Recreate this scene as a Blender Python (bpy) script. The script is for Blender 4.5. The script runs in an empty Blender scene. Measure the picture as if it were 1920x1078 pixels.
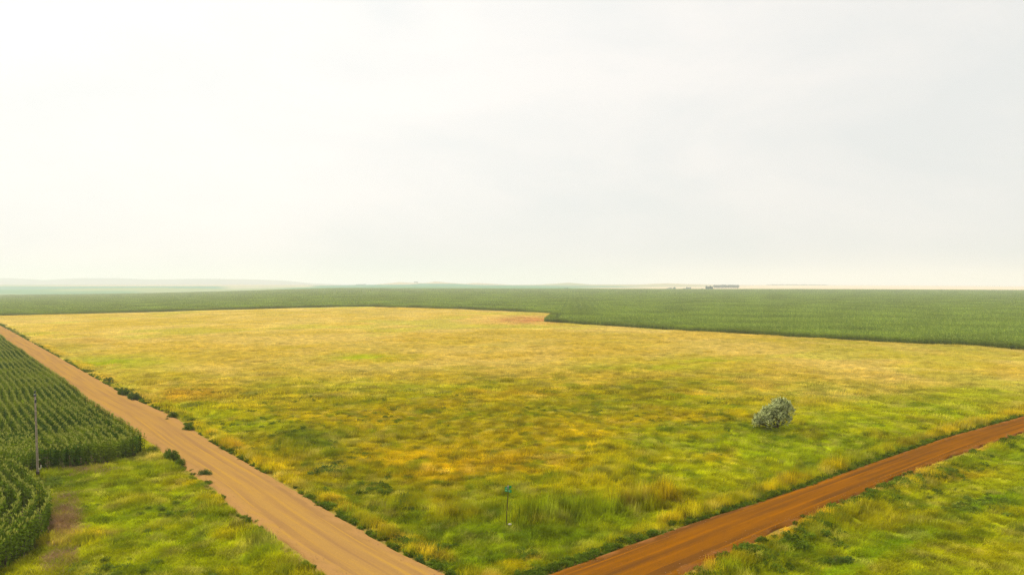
import bpy, math, random
import numpy as np
from mathutils import Vector, Matrix

random.seed(7)
rng = np.random.default_rng(11)
scene = bpy.context.scene
COL = scene.collection

# ------------------------------------------------------------------ camera, light, sky, exposure
CAM_H = 18.0
FPX = 1320.0          # focal length in pixels of the 1920 px wide photograph
cam_d = bpy.data.cameras.new("camera")
cam = bpy.data.objects.new("camera", cam_d)
COL.objects.link(cam)
cam.location = (0, 0, CAM_H)
cam.rotation_euler = (math.radians(90), 0, 0)
cam_d.sensor_width = 36
cam_d.lens = 36 * FPX / 1920
cam_d.clip_start = 0.5
cam_d.clip_end = 60000
scene.camera = cam

SUN_EL, SUN_AZ = math.radians(44), math.radians(-42)   # azimuth from +Y, negative = left
sun_dir = Vector((math.sin(SUN_AZ) * math.cos(SUN_EL), math.cos(SUN_AZ) * math.cos(SUN_EL), math.sin(SUN_EL)))
sd = bpy.data.lights.new("sun", 'SUN')
sd.energy = 5.0
sd.angle = math.radians(3)
sd.color = (1.0, 0.93, 0.80)
sun = bpy.data.objects.new("sun", sd)
COL.objects.link(sun)
sun.rotation_euler = (-sun_dir).to_track_quat('-Z', 'Y').to_euler()

world = bpy.data.worlds.new("World")
scene.world = world
world.use_nodes = True
wn, wl = world.node_tree.nodes, world.node_tree.links
wn.clear()


def N(nodes, t, **kw):
    n = nodes.new(t)
    for k, v in kw.items():
        setattr(n, k, v)
    return n


w_out = N(wn, 'ShaderNodeOutputWorld')
sky = N(wn, 'ShaderNodeTexSky', sky_type='NISHITA', sun_disc=False)
sky.sun_elevation = SUN_EL
sky.sun_rotation = SUN_AZ
sky.dust_density = 4
sky.air_density = 1.0
bg_sky = N(wn, 'ShaderNodeBackground')
bg_sky.inputs['Strength'].default_value = 0.08
wl.new(sky.outputs[0], bg_sky.inputs['Color'])
geo = N(wn, 'ShaderNodeTexCoord')
mp = N(wn, 'ShaderNodeMapping')
mp.inputs['Scale'].default_value = (1.0, 1.0, 2.6)
wl.new(geo.outputs['Generated'], mp.inputs['Vector'])
cn = N(wn, 'ShaderNodeTexNoise')
cn.inputs['Scale'].default_value = 2.4
cn.inputs['Detail'].default_value = 6
cn.inputs['Roughness'].default_value = 0.52
cn.inputs['Distortion'].default_value = 0.4
wl.new(mp.outputs[0], cn.inputs['Vector'])
cr = N(wn, 'ShaderNodeValToRGB')
cr.color_ramp.elements[0].position = 0.36
cr.color_ramp.elements[0].color = (0.875, 0.885, 0.865, 1)
cr.color_ramp.elements[1].position = 0.62
cr.color_ramp.elements[1].color = (0.985, 0.955, 0.915, 1)
wl.new(cn.outputs['Fac'], cr.inputs['Fac'])
# thin cloud is brighter round the sun
dot = N(wn, 'ShaderNodeVectorMath', operation='DOT_PRODUCT')
dot.inputs[1].default_value = sun_dir
wl.new(geo.outputs['Generated'], dot.inputs[0])
mr = N(wn, 'ShaderNodeMapRange')
mr.inputs['From Min'].default_value = 0.35
mr.inputs['From Max'].default_value = 1.0
mr.inputs['To Min'].default_value = 0.0
mr.inputs['To Max'].default_value = 1.0
wl.new(dot.outputs['Value'], mr.inputs['Value'])
pw = N(wn, 'ShaderNodeMath', operation='POWER')
pw.inputs[1].default_value = 1.6
wl.new(mr.outputs[0], pw.inputs[0])
ma = N(wn, 'ShaderNodeMath', operation='MULTIPLY_ADD')
ma.inputs[1].default_value = 0.15
ma.inputs[2].default_value = 0.80
wl.new(pw.outputs[0], ma.inputs[0])
bg_cl = N(wn, 'ShaderNodeBackground')
wl.new(cr.outputs[0], bg_cl.inputs['Color'])
wl.new(ma.outputs[0], bg_cl.inputs['Strength'])
mixw = N(wn, 'ShaderNodeMixShader')
mixw.inputs[0].default_value = 0.93
wl.new(bg_sky.outputs[0], mixw.inputs[1])
wl.new(bg_cl.outputs[0], mixw.inputs[2])
wl.new(mixw.outputs[0], w_out.inputs['Surface'])

vs = scene.view_settings
scene.display_settings.display_device = 'sRGB'
vs.view_transform = 'Standard'
vs.look = 'None'
vs.exposure = 0.3
vs.gamma = 1.0
vs.use_curve_mapping = False
scene.cycles.max_bounces = 6
scene.cycles.diffuse_bounces = 3
scene.cycles.transmission_bounces = 3
scene.cycles.volume_bounces = 1
scene.cycles.use_denoising = True
scene.cycles.denoiser = 'OPENIMAGEDENOISE'
scene.cycles.denoising_prefilter = 'NONE'
scene.cycles.denoising_input_passes = 'RGB_ALBEDO_NORMAL'
scene.cycles.caustics_reflective = False
scene.cycles.caustics_refractive = False


# ------------------------------------------------------------------ numeric helpers
def _hash(ix, iy, seed):
    n = (ix.astype(np.int64) * 374761393 + iy.astype(np.int64) * 668265263 + seed * 1442695041) & 0xffffffff
    n = ((n ^ (n >> 13)) * 1274126177) & 0xffffffff
    n = n ^ (n >> 16)
    return (n & 0xffff) / 65535.0


def vnoise(x, y, seed=0):
    ix, iy = np.floor(x), np.floor(y)
    fx, fy = x - ix, y - iy
    fx, fy = fx * fx * (3 - 2 * fx), fy * fy * (3 - 2 * fy)
    a, b = _hash(ix, iy, seed), _hash(ix + 1, iy, seed)
    c, d = _hash(ix, iy + 1, seed), _hash(ix + 1, iy + 1, seed)
    return (a * (1 - fx) + b * fx) * (1 - fy) + (c * (1 - fx) + d * fx) * fy


def fbm(x, y, size, seed=0, octaves=4):
    """0..1 noise, mean .5, features about 'size' metres across"""
    v, amp, tot = 0, 1.0, 0
    for o in range(octaves):
        v = v + amp * vnoise(x / size * 2 ** o + 17.3 * o, y / size * 2 ** o - 9.1 * o, seed + o)
        tot += amp
        amp *= 0.55
    return v / tot


def sstep(a, b, v):
    t = np.clip((v - a) / (b - a), 0, 1)
    return t * t * (3 - 2 * t)


# ------------------------------------------------------------------ relief of the land
def prof(*pts):
    p = np.array(pts, float)
    return lambda px: np.interp(px, p[:, 0], p[:, 1])


# crest lines of the ridges one behind another: bearing (as photo column) against apparent height (photo row)
RIDGES = [
    (2000., prof((-900, 560), (0, 554), (200, 552), (333, 549.5), (467, 546), (560, 543), (640, 541.2), (960, 542.2), (1300, 543), (1500, 543.2), (1920, 545), (2800, 545))),
    (3100., prof((-900, 542), (0, 543.5), (67, 542.5), (180, 540.5), (287, 539.6), (380, 541), (433, 542), (580, 538.7), (640, 538.7), (760, 536.5), (900, 537), (1100, 538.5), (1200, 540), (1400, 540.3), (1920, 542.5), (2800, 542))),
    (3900., prof((-900, 537), (0, 537), (400, 536.5), (560, 535.7), (640, 535), (707, 533.8), (765, 533.6), (790, 531.8), (857, 532.2), (890, 534), (967, 535), (1133, 536.5), (1233, 538.3), (1500, 537.8), (1920, 539.5), (2800, 540))),
    (4800., prof((-900, 534), (0, 534), (560, 534), (650, 535), (702, 533.6), (748, 529), (785, 530.5), (800, 530.5), (817, 527.4), (840, 530), (873, 532), (890, 530.3), (915, 531.5), (960, 534), (1010, 533.5), (1067, 529.8), (1107, 533.3), (1200, 533.3), (1250, 530.8), (1285, 532.5), (1400, 534.5), (1700, 535.5), (1920, 537), (2800, 538))),
    (8500., prof((-900, 524), (0, 521), (30, 522), (83, 525), (120, 523), (150, 521.6), (215, 521.6), (283, 524), (383, 522.6), (470, 523.8), (533, 526), (583, 531), (640, 533.5), (900, 534.5), (1200, 535), (1500, 533.8), (1700, 535), (1920, 536.5), (2800, 536))),
]


def colpx(x, y):
    """bearing of a ground point, as a photo column"""
    return np.clip(960 + FPX * np.where(y > 1, x / np.maximum(y, 1), np.sign(x) * 5), -900, 2800)


def terrain(x, y):
    x, y = np.asarray(x, float), np.asarray(y, float)
    px = colpx(x, y)
    D = np.maximum(y, np.hypot(x, y) * 0.62)
    crest = [CAM_H - (f(px) - 539) / FPX * d for d, f in RIDGES]
    nodes_d = [0, 300, 2000]
    nodes_z = [np.zeros_like(px), np.zeros_like(px), crest[0]]
    for k in range(1, len(RIDGES)):
        d0, d1 = RIDGES[k - 1][0], RIDGES[k][0]
        nodes_d.append(d0 + (d1 - d0) * 0.42)
        nodes_z.append(np.minimum(crest[k - 1], crest[k]) - 5)
        nodes_d.append(d1)
        nodes_z.append(crest[k])
    nodes_d.append(13000)
    nodes_z.append(crest[-1] - 80)
    z = np.zeros_like(px)
    for i in range(len(nodes_d) - 1):
        t = (D - nodes_d[i]) / (nodes_d[i + 1] - nodes_d[i])
        m = (t >= 0) & (t < 1)
        tt = t if i == 1 else (1 - np.cos(np.pi * np.clip(t, 0, 1))) / 2
        zz = nodes_z[i] * (1 - tt) + nodes_z[i + 1] * tt
        z = np.where(m, zz, z)
    z = np.where(D >= nodes_d[-1], nodes_z[-1], z)
    # round the start of the rise at 300 m
    return z


def gp(px, py):
    """ground point seen at a photo pixel (layout survey; everything is then built there at real size)"""
    D = CAM_H * FPX / (py - 539)
    if D > 290:
        lo, hi = 290., 2000.
        for _ in range(40):
            mid = (lo + hi) / 2
            x = (px - 960) / FPX * mid
            z = float(terrain(x, mid))
            if CAM_H - (py - 539) / FPX * mid > z:
                lo = mid
            else:
                hi = mid
        D = lo
    return np.array(((px - 960) / FPX * D, D))


def toscreen(x, y, z=0.0):
    yy = np.maximum(y, 1)
    return 960 + FPX * x / yy, 539 + FPX * (CAM_H - z) / yy


def poly(pix):
    return np.array([gp(*p) for p in pix])


def inside(P, x, y):
    x, y = np.asarray(x, float), np.asarray(y, float)
    r = np.zeros(x.shape, bool)
    n = len(P)
    for i in range(n):
        x0, y0 = P[i]
        x1, y1 = P[(i + 1) % n]
        if y0 == y1:
            continue
        c = ((y0 > y) != (y1 > y)) & (x < (x1 - x0) * (y - y0) / (y1 - y0) + x0)
        r ^= c
    return r


def dist_line(L, x, y, closed=False):
    """distance to a polyline"""
    best = np.full(np.shape(x), 1e9)
    n = len(L)
    for i in range(n if closed else n - 1):
        a, b = L[i], L[(i + 1) % n]
        d = b - a
        t = np.clip(((x - a[0]) * d[0] + (y - a[1]) * d[1]) / (d @ d), 0, 1)
        best = np.minimum(best, np.hypot(x - a[0] - t * d[0], y - a[1] - t * d[1]))
    return best


# ------------------------------------------------------------------ layout of roads and fields
UL = np.array((-0.636, 0.772)); UL /= np.linalg.norm(UL)       # along the left road, away
NL = np.array((UL[1], -UL[0]))                                  # to its right
NL = NL if NL[0] > 0 else -NL
# left road: right and left edges as surveyed
LR_R = np.array([gp(842, 1077) - UL * 40, gp(842, 1077), gp(738, 1029), gp(660, 982), gp(582, 935), gp(514, 896), gp(473, 873),
                 gp(400, 830), gp(330, 783), gp(232, 738), gp(110, 669), gp(0, 609.5)])
LR_R = np.vstack([LR_R, LR_R[-1] + UL * 260])
LR_L = np.array([gp(608, 1077) - UL * 40, gp(608, 1077), gp(540, 1029), gp(439, 956), gp(400, 917), gp(345, 878), gp(290, 838)])
w_end = 6.6
LR_L = np.vstack([LR_L, [q - NL * w_end for q in LR_R[8:]]])
# right road: upper and lower edges
ur0 = (gp(1300, 979.5) - gp(1029, 1076)); ur0 /= np.linalg.norm(ur0)
RR_U = np.array([gp(1029, 1076) - ur0 * 45, gp(1029, 1076), gp(1185, 1019), gp(1300, 979.5), gp(1458, 930), gp(1615.6, 875), gp(1766, 822.7), gp(1920, 780)])
ur1 = (RR_U[-1] - RR_U[-2]); ur1 /= np.linalg.norm(ur1)
RR_U = np.vstack([RR_U, RR_U[-1] + ur1 * 220])
RR_L = np.array([gp(1300, 1071) - ur0 * 52, gp(1300, 1071), gp(1475, 987.5), gp(1650.6, 910), gp(1805, 851), gp(1920, 813)])
ur2 = (RR_L[-1] - RR_L[-2]); ur2 /= np.linalg.norm(ur2)
RR_L = np.vstack([RR_L, RR_L[-1] + (ur1 * 0.5 + ur2 * 0.5) * 220])


def resample(L, n):
    s = np.concatenate([[0], np.cumsum(np.hypot(*np.diff(L, axis=0).T))])
    t = np.linspace(0, s[-1], n)
    out = np.stack([np.interp(t, s, L[:, 0]), np.interp(t, s, L[:, 1])], 1)
    k = 5
    for _ in range(k):
        out[1:-1] = (out[:-2] + 2 * out[1:-1] + out[2:]) / 4
    return out


lroad_poly = np.vstack([LR_R, LR_L[::-1]])
rroad_poly = np.vstack([RR_U, RR_L[::-1]])

# meadow outline
M_back = [gp(-60, 596), gp(0, 592), gp(160, 588), gp(400, 581.5), gp(560, 577.5), gp(690, 575), gp(860, 580), gp(1040, 588)]
M_corner = gp(1020, 604)
M_front = [M_corner, gp(1200, 615), gp(1460, 631), gp(1700, 644), gp(1920, 657)]
e1 = (M_front[-1] - M_front[0]); e1 /= np.linalg.norm(e1)
M_front.append(M_front[-1] + e1 * 120)
meadow_poly = np.vstack([[gp(940, 1130)], LR_R[1:], M_back, M_front, RR_U[::-1][:-1]])
# big corn field beyond the meadow
corn_far_poly = np.vstack([M_front[::-1], M_back[::-1], [M_back[0] + UL * 300], [(-2100, 2000)], [(2100, 2000)], [(2100, 60)]])

# left corn field
A_edge = gp(225, 833)                      # a point on the road side edge of the left corn block
A_edge = np.array((-44.9, 82.0))
C_line = np.array([(-72, 71.5), (-60, 69.6), (-52, 68.0), (-48.6, 66.9), (-45.9, 65.2), (-43.2, 62.4), (-40.4, 59.0), (-37.9, 56.4), (-36.2, 53.8),
                   (-34.8, 50.9), (-33.9, 48), (-33.6, 45), (-34.3, 41), (-36.5, 36)], float)
C_line[5:, 0] += np.array((.5, .9, 1.1, 1.2, 1.2, 1.2, 1.2, 1.2, 1.2))
leftcorn_poly = np.vstack([[A_edge + UL * 330, A_edge, (-40.2, 77.0), (-41.2, 72.0), (-44.3, 69.3), (-46.4, 69.6), (-46.7, 66.2)], C_line[4:], [(-90, 30), (-330, 330)]])


def near_road(x, y):
    return np.minimum.reduce([dist_line(LR_R, x, y), dist_line(LR_L, x, y), dist_line(RR_U, x, y), dist_line(RR_L, x, y)])


def ground_z(x, y):
    x, y = np.asarray(x, float), np.asarray(y, float)
    z = terrain(x, y)
    r = np.hypot(x, y)
    near = r < 330
    if np.any(near):
        m = np.zeros_like(z)
        xn, yn = x[near], y[near]
        d = near_road(xn, yn)
        onroad = inside(lroad_poly, xn, yn) | inside(rroad_poly, xn, yn)
        amp = np.where(onroad, 0, sstep(0.8, 5.0, d)) * (1 - sstep(200, 320, np.hypot(xn, yn)))
        b = (fbm(xn, yn, 9, 40, 3) - 0.5) * 0.65 + (fbm(xn, yn, 2.6, 50, 2) - 0.5) * 0.22
        ditch = -0.30 * np.exp(-((d - 3.6) / 1.5) ** 2) * (~onroad)
        m[near] = b * amp + ditch * (1 - sstep(200, 320, np.hypot(xn, yn)))
        z = z + m
    return z


# ------------------------------------------------------------------ what grows where (plant colours are the plants' own)
STRAW = np.array((0.66, 0.52, 0.135))
GOLD = np.array((0.60, 0.44, 0.004))
OLIVE = np.array((0.38, 0.335, 0.004))
GREEN = np.array((0.18, 0.265, 0.004))
LIME = np.array((0.42, 0.48, 0.003))
ORANGE = np.array((0.52, 0.31, 0.006))
DARK = np.array((0.075, 0.13, 0.012))
BROWN = np.array((0.33, 0.19, 0.075))

# sown and wild patches: centre and spread as seen at photo pixels, species, strength
PATCH = [
    (200, 680, 110, 14, LIME, .75), (680, 672, 60, 6, LIME, .8), (1230, 690, 140, 6, LIME, .5), (1330, 676, 100, 5, LIME, .5),
    (390, 775, 90, 14, LIME, .75), (455, 800, 60, 10, LIME, .6), (120, 652, 60, 10, OLIVE, .5), (170, 640, 60, 5, ORANGE, .4),
    (370, 738, 60, 10, ORANGE, .6), (560, 745, 130, 18, OLIVE, .5), (330, 705, 60, 8, OLIVE, .5),
    (590, 830, 110, 32, GREEN, .6), (560, 820, 60, 18, DARK, .30), (620, 850, 50, 14, DARK, .3), (640, 878, 45, 10, DARK, .4), (720, 930, 40, 16, DARK, .45),
    (700, 905, 70, 22, GREEN, .7), (860, 890, 160, 42, ORANGE, .42), (800, 850, 120, 26, GOLD, .6), (960, 830, 150, 18, OLIVE, .4),
    (1000, 770, 170, 18, OLIVE, .5), (860, 775, 120, 14, OLIVE, .55), (1250, 770, 200, 18, OLIVE, .4), (960, 738, 180, 8, ORANGE, .35),
    (1400, 840, 140, 20, LIME, .6), (1600, 800, 160, 26, LIME, .8), (1750, 770, 120, 20, LIME, .85), (1850, 740, 120, 14, LIME, .75), (1500, 850, 120, 18, LIME, .75), (1300, 890, 120, 20, LIME, .5),
    (1600, 742, 110, 14, STRAW, .55), (1340, 855, 40, 10, GOLD, .7), (1300, 960, 160, 18, LIME, .4),
    (1000, 940, 150, 16, OLIVE, .6), (860, 975, 160, 40, GREEN, .6), (1010, 1000, 180, 22, GREEN, .7), (900, 1050, 160, 22, GREEN, .75), (1150, 965, 90, 20, GREEN, .5),
    (960, 1062, 30, 12, GOLD, .7), (1000, 1046, 26, 9, GOLD, .8), (820, 945, 40, 10, ORANGE, .5),
    (1700, 650, 260, 10, OLIVE, .35), (1480, 640, 120, 4, OLIVE, .5), (1005, 602, 60, 4.5, np.array((.55, .27, .09)), 1.0), (950, 603, 60, 3, np.array((.60, .33, .10)), .7),
    # left verge
    (300, 960, 200, 60, GREEN, .45), (200, 900, 40, 24, LIME, .5), (210, 985, 70, 12, LIME, .8), (330, 968, 90, 10, LIME, .7), (370, 1010, 120, 30, LIME, .35),
    (140, 905, 60, 16, DARK, .5), (180, 1000, 30, 10, GOLD, .8), (410, 935, 25, 14, GOLD, .7), (430, 995, 25, 8, GOLD, .6), (120, 900, 40, 10, GREEN, .8), (360, 958, 50, 12, DARK, .4),
    (210, 998, 22, 6, BROWN, .6), (275, 858, 50, 5, STRAW, .8), (350, 905, 30, 8, GOLD, .5), (120, 985, 26, 30, BROWN, .9), (115, 1050, 20, 12, BROWN, .7),
    # right verge
    (1700, 970, 260, 60, OLIVE, .6), (1480, 1030, 120, 40, GREEN, .65), (1560, 950, 60, 12, DARK, .4), (1400, 1020, 60, 20, DARK, .35), (1570, 1045, 18, 10, DARK, .9),
    (1720, 890, 90, 12, ORANGE, .6), (1840, 885, 60, 12, ORANGE, .5), (1650, 915, 50, 8, GOLD, .7), (1880, 945, 90, 14, GREEN, .6), (1700, 1010, 120, 10, GREEN, .6),
    (1850, 1030, 110, 30, GOLD, .35), (1600, 1060, 90, 20, GOLD, .3), (1900, 905, 60, 14, LIME, .5),
]


TRACK = poly([(1540, 1090), (1640, 1035), (1700, 1010), (1800, 965), (1920, 918), (2050, 870)])


def lerp(a, b, t):
    return a + (b - a) * np.asarray(t)[..., None]


def veg_colour(x, y):
    x, y = np.asarray(x, float), np.asarray(y, float)
    r = np.hypot(x, y)
    n1 = fbm(x, y, 45, 1, 4)
    n2 = fbm(x, y, 12, 7, 4)
    n3 = fbm(x, y, 3.2, 13, 3)
    n4 = fbm(x, y, 26, 19, 4)
    c = lerp(OLIVE + np.zeros(x.shape + (3,)), GOLD, sstep(0.30, 0.70, n2) * .8)
    c = lerp(c, GREEN, sstep(0.52, 0.68, n4) * 0.75 * (1 - sstep(90, 170, r)))
    c = lerp(c, ORANGE, sstep(0.56, 0.72, n1) * 0.25)
    c = lerp(c, LIME, sstep(0.58, 0.74, fbm(x, y, 18, 29, 3)) * 0.4)
    dry = sstep(96, 165, r + (n2 - .5) * 60 - 14)
    straw = lerp(STRAW + np.zeros_like(c), GOLD, sstep(0.4, 0.65, n4) * 0.40)
    straw = lerp(straw, LIME, sstep(0.60, 0.72, n1) * 0.35)
    straw = lerp(straw, OLIVE, sstep(0.58, 0.75, n2) * 0.15)
    c = lerp(c, straw, dry * (0.72 + 0.28 * sstep(0.35, 0.5, n1)))
    verge = (~inside(meadow_poly, x, y)) & (r < 260)
    c = lerp(c, np.array((.30, .385, .004)), verge * .58)
    c = lerp(c, GREEN * 1.25, (1 - sstep(50, 72, r)) * (~verge) * .45)
    px, py = toscreen(x, y)
    wob = 1 + (n2 - 0.5) * 1.6
    pxx = px + (fbm(x, y, 7, 61, 3) - .5) * 60
    pyy = py + (n3 - .5) * 16
    for (a, b, sx, sy, cc, w) in PATCH:
        g = np.exp(-(((pxx - a) / sx) ** 2 + ((pyy - b) / sy) ** 2) * 0.9) * w * wob
        c = lerp(c, cc, np.clip(g, 0, 1))
    nr_ = r < 260
    dU, dLo, dR_ = (np.full(x.shape, 99.) for _ in range(3))
    if np.any(nr_):
        dU[nr_] = dist_line(RR_U, x[nr_], y[nr_]); dLo[nr_] = dist_line(RR_L, x[nr_], y[nr_]); dR_[nr_] = dist_line(LR_R, x[nr_], y[nr_])
    # ripe golden grass heads in strips beside the roads
    tuft = sstep(.35, .6, fbm(x, y, 3.0, 141, 3))
    c = lerp(c, np.array((.70, .50, .01)), .60 * np.exp(-((dU - 1.4) / .7) ** 2) * (.35 + .65 * tuft) * sstep(1050, 1200, px))
    c = lerp(c, np.array((.72, .40, .02)), .80 * np.exp(-((dLo - .3) / .5) ** 2) * (.5 + .5 * tuft))
    c = lerp(c, np.array((.72, .48, .03)), .80 * np.exp(-((dR_ - 1.3) / .7) ** 2) * tuft)
    # small dark herbs in the near half, fine mottling everywhere
    c = lerp(c, np.array((.20, .34, .004)), .7 * np.exp(-(dist_line(TRACK, x, y) / .8) ** 2))
    herbs = sstep(0.60, 0.72, fbm(x, y, 1.9, 77, 2)) * (1 - sstep(110, 190, r))
    c = lerp(c, GREEN * .8, herbs * 0.6)
    c = c * (0.82 + 0.36 * fbm(x, y, 1.3, 83, 2))[..., None]
    return np.clip(c, 0.004, 0.8)


# ------------------------------------------------------------------ mesh and material helpers
def mesh_np(name, V, F, mats=(), smooth=False, colours=None, uvs=None):
    """V (n,3); F (m,k) int array or list of faces"""
    me = bpy.data.meshes.new(name)
    V = np.asarray(V, np.float32)
    if isinstance(F, np.ndarray):
        m, k = F.shape
        me.vertices.add(len(V)); me.vertices.foreach_set('co', V.ravel())
        me.loops.add(m * k); me.loops.foreach_set('vertex_index', F.astype(np.int32).ravel())
        me.polygons.add(m)
        me.polygons.foreach_set('loop_start', np.arange(0, m * k, k, dtype=np.int32))
        me.update(calc_edges=True)
    else:
        me.from_pydata([tuple(v) for v in V], [], [tuple(f) for f in F])
    if smooth:
        me.polygons.foreach_set('use_smooth', [True] * len(me.polygons))
    for mm in mats:
        me.materials.append(mm)
    if colours is not None:
        at = me.attributes.new('col', 'FLOAT_COLOR', 'POINT')
        c4 = np.ones((len(V), 4), np.float32); c4[:, :3] = colours
        at.data.foreach_set('color', c4.ravel())
    if uvs is not None:
        uvl = me.uv_layers.new(name='UVMap')
        idx = np.empty(len(me.loops), np.int32); me.loops.foreach_get('vertex_index', idx)
        uvl.data.foreach_set('uv', np.asarray(uvs, np.float32)[idx].ravel())
    return me


def link(name, me, parent=None, loc=None, rot=None):
    o = bpy.data.objects.new(name, me)
    COL.objects.link(o)
    if parent is not None:
        o.parent = parent
    if loc is not None:
        o.location = loc
    if rot is not None:
        o.rotation_euler = rot
    return o


def tag(o, label=None, cat=None, group=None, kind=None):
    if label: o['label'] = label
    if cat: o['category'] = cat
    if group: o['group'] = group
    if kind: o['kind'] = kind
    return o


def empty(name, loc, label, cat, group=None, rz=0):
    o = bpy.data.objects.new(name, None)
    COL.objects.link(o)
    o.empty_display_size = 0.3
    o.location = loc
    o.rotation_euler = (0, 0, rz)
    return tag(o, label, cat, group)


def new_mat(name):
    m = bpy.data.materials.new(name)
    m.use_nodes = True
    m.node_tree.nodes.clear()
    return m, m.node_tree.nodes, m.node_tree.links


def simple_mat(name, col, rough=0.8, noise=0.25, scale=3.0, bump=0.0, metallic=0.0, spec=0.3):
    m, n, l = new_mat(name)
    out = N(n, 'ShaderNodeOutputMaterial')
    b = N(n, 'ShaderNodeBsdfPrincipled')
    b.inputs['Roughness'].default_value = rough
    b.inputs['Metallic'].default_value = metallic
    b.inputs['Specular IOR Level'].default_value = spec
    tc = N(n, 'ShaderNodeTexCoord')
    t = N(n, 'ShaderNodeTexNoise'); t.inputs['Scale'].default_value = scale; t.inputs['Detail'].default_value = 5
    l.new(tc.outputs['Object'], t.inputs['Vector'])
    r = N(n, 'ShaderNodeValToRGB')
    r.color_ramp.elements[0].position = .3; r.color_ramp.elements[1].position = .7
    r.color_ramp.elements[0].color = tuple(max(0, c * (1 - noise)) for c in col) + (1,)
    r.color_ramp.elements[1].color = tuple(min(1, c * (1 + noise)) for c in col) + (1,)
    l.new(t.outputs['Fac'], r.inputs[0]); l.new(r.outputs[0], b.inputs['Base Color'])
    if bump:
        bp = N(n, 'ShaderNodeBump'); bp.inputs['Strength'].default_value = bump
        l.new(t.outputs['Fac'], bp.inputs['Height']); l.new(bp.outputs[0], b.inputs['Normal'])
    l.new(b.outputs[0], out.inputs['Surface'])
    return m


def leaf_mat(name, mode, base=(1, 1, 1), transl=0.35, var=0.35, scale=1.5, gain=1.0, gloss=0.0, attr='col'):
    """plant material. mode: 'INSTANCER' / 'GEOMETRY' reads the plant's own colour, None uses base"""
    m, n, l = new_mat(name)
    out = N(n, 'ShaderNodeOutputMaterial')
    g = N(n, 'ShaderNodeNewGeometry')
    t = N(n, 'ShaderNodeTexNoise'); t.inputs['Scale'].default_value = scale; t.inputs['Detail'].default_value = 3
    l.new(g.outputs['Position'], t.inputs['Vector'])
    mrn = N(n, 'ShaderNodeMapRange')
    mrn.inputs['From Min'].default_value = .25; mrn.inputs['From Max'].default_value = .75
    mrn.inputs['To Min'].default_value = (1 - var) * gain; mrn.inputs['To Max'].default_value = (1 + var) * gain
    l.new(t.outputs['Fac'], mrn.inputs['Value'])
    vm = N(n, 'ShaderNodeVectorMath', operation='SCALE')
    if mode:
        a = N(n, 'ShaderNodeAttribute', attribute_type=mode, attribute_name=attr)
        l.new(a.outputs['Color'], vm.inputs[0])
    else:
        vm.inputs[0].default_value = base
    l.new(mrn.outputs[0], vm.inputs['Scale'])
    d = N(n, 'ShaderNodeBsdfDiffuse'); l.new(vm.outputs[0], d.inputs['Color'])
    last = d.outputs[0]
    if transl > 0:
        tr = N(n, 'ShaderNodeBsdfTranslucent'); l.new(vm.outputs[0], tr.inputs['Color'])
        mx = N(n, 'ShaderNodeMixShader'); mx.inputs[0].default_value = transl
        l.new(last, mx.inputs[1]); l.new(tr.outputs[0], mx.inputs[2]); last = mx.outputs[0]
    if gloss > 0:
        gl = N(n, 'ShaderNodeBsdfGlossy'); gl.inputs['Roughness'].default_value = 0.45
        mx = N(n, 'ShaderNodeMixShader'); mx.inputs[0].default_value = gloss
        l.new(last, mx.inputs[1]); l.new(gl.outputs[0], mx.inputs[2]); last = mx.outputs[0]
    l.new(last, out.inputs['Surface'])
    return m


# ------------------------------------------------------------------ ground
fine_a = np.radians(np.arange(-52, 52.01, 0.26))
coarse_a = np.radians(np.concatenate([np.arange(-180, -52, 4.0), fine_a * 0, ]))[:32]
ang = np.concatenate([np.radians(np.arange(-180, -52, 4.0)), fine_a, np.radians(np.arange(56, 180.1, 4.0))])
rad = [6.0]
while rad[-1] < 12000:
    r = rad[-1]
    rad.append(r + (max(0.45, r * 0.0095) if r < 420 else r * 0.018))
rad = np.array([0.5] + rad)
RR_, AA_ = np.meshgrid(rad, ang, indexing='ij')
GX, GY = RR_ * np.sin(AA_), RR_ * np.cos(AA_)
GZ = ground_z(GX.ravel(), GY.ravel()).reshape(GX.shape)
V = np.stack([GX.ravel(), GY.ravel(), GZ.ravel()], 1)
nr, na = GX.shape
I = np.arange(nr * na).reshape(nr, na)
F = np.stack([I[:-1, :-1], I[:-1, 1:], I[1:, 1:], I[1:, :-1]], -1).reshape(-1, 4)[:, ::-1]
cx = V[F, 0].mean(1); cy = V[F, 1].mean(1)
D_f = np.maximum(cy, np.hypot(cx, cy) * .62)
in_corn_far = inside(corn_far_poly, cx, cy) & (D_f < 2015)
in_corn_left = inside(leftcorn_poly, cx, cy) & ~in_corn_far
in_meadow = inside(meadow_poly, cx, cy) & ~in_corn_far
far = D_f > 2000
zone = np.where(far, 3, np.where(in_corn_far, 1, np.where(in_corn_left, 2, np.where(in_meadow, 0, 4))))

x_, y_ = V[:, 0], V[:, 1]
gcol = veg_colour(x_, y_) * 0.72
_d = np.full(len(x_), 99.); _n = (np.hypot(x_, y_) < 200); _d[_n] = near_road(x_[_n], y_[_n])
gcol = lerp(gcol, np.array((.22, .15, .04)), .8 * (1 - sstep(.3, 1.5, _d)))
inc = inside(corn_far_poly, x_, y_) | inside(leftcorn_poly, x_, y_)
gcol[inc] = np.array((0.055, 0.045, 0.022))
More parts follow.
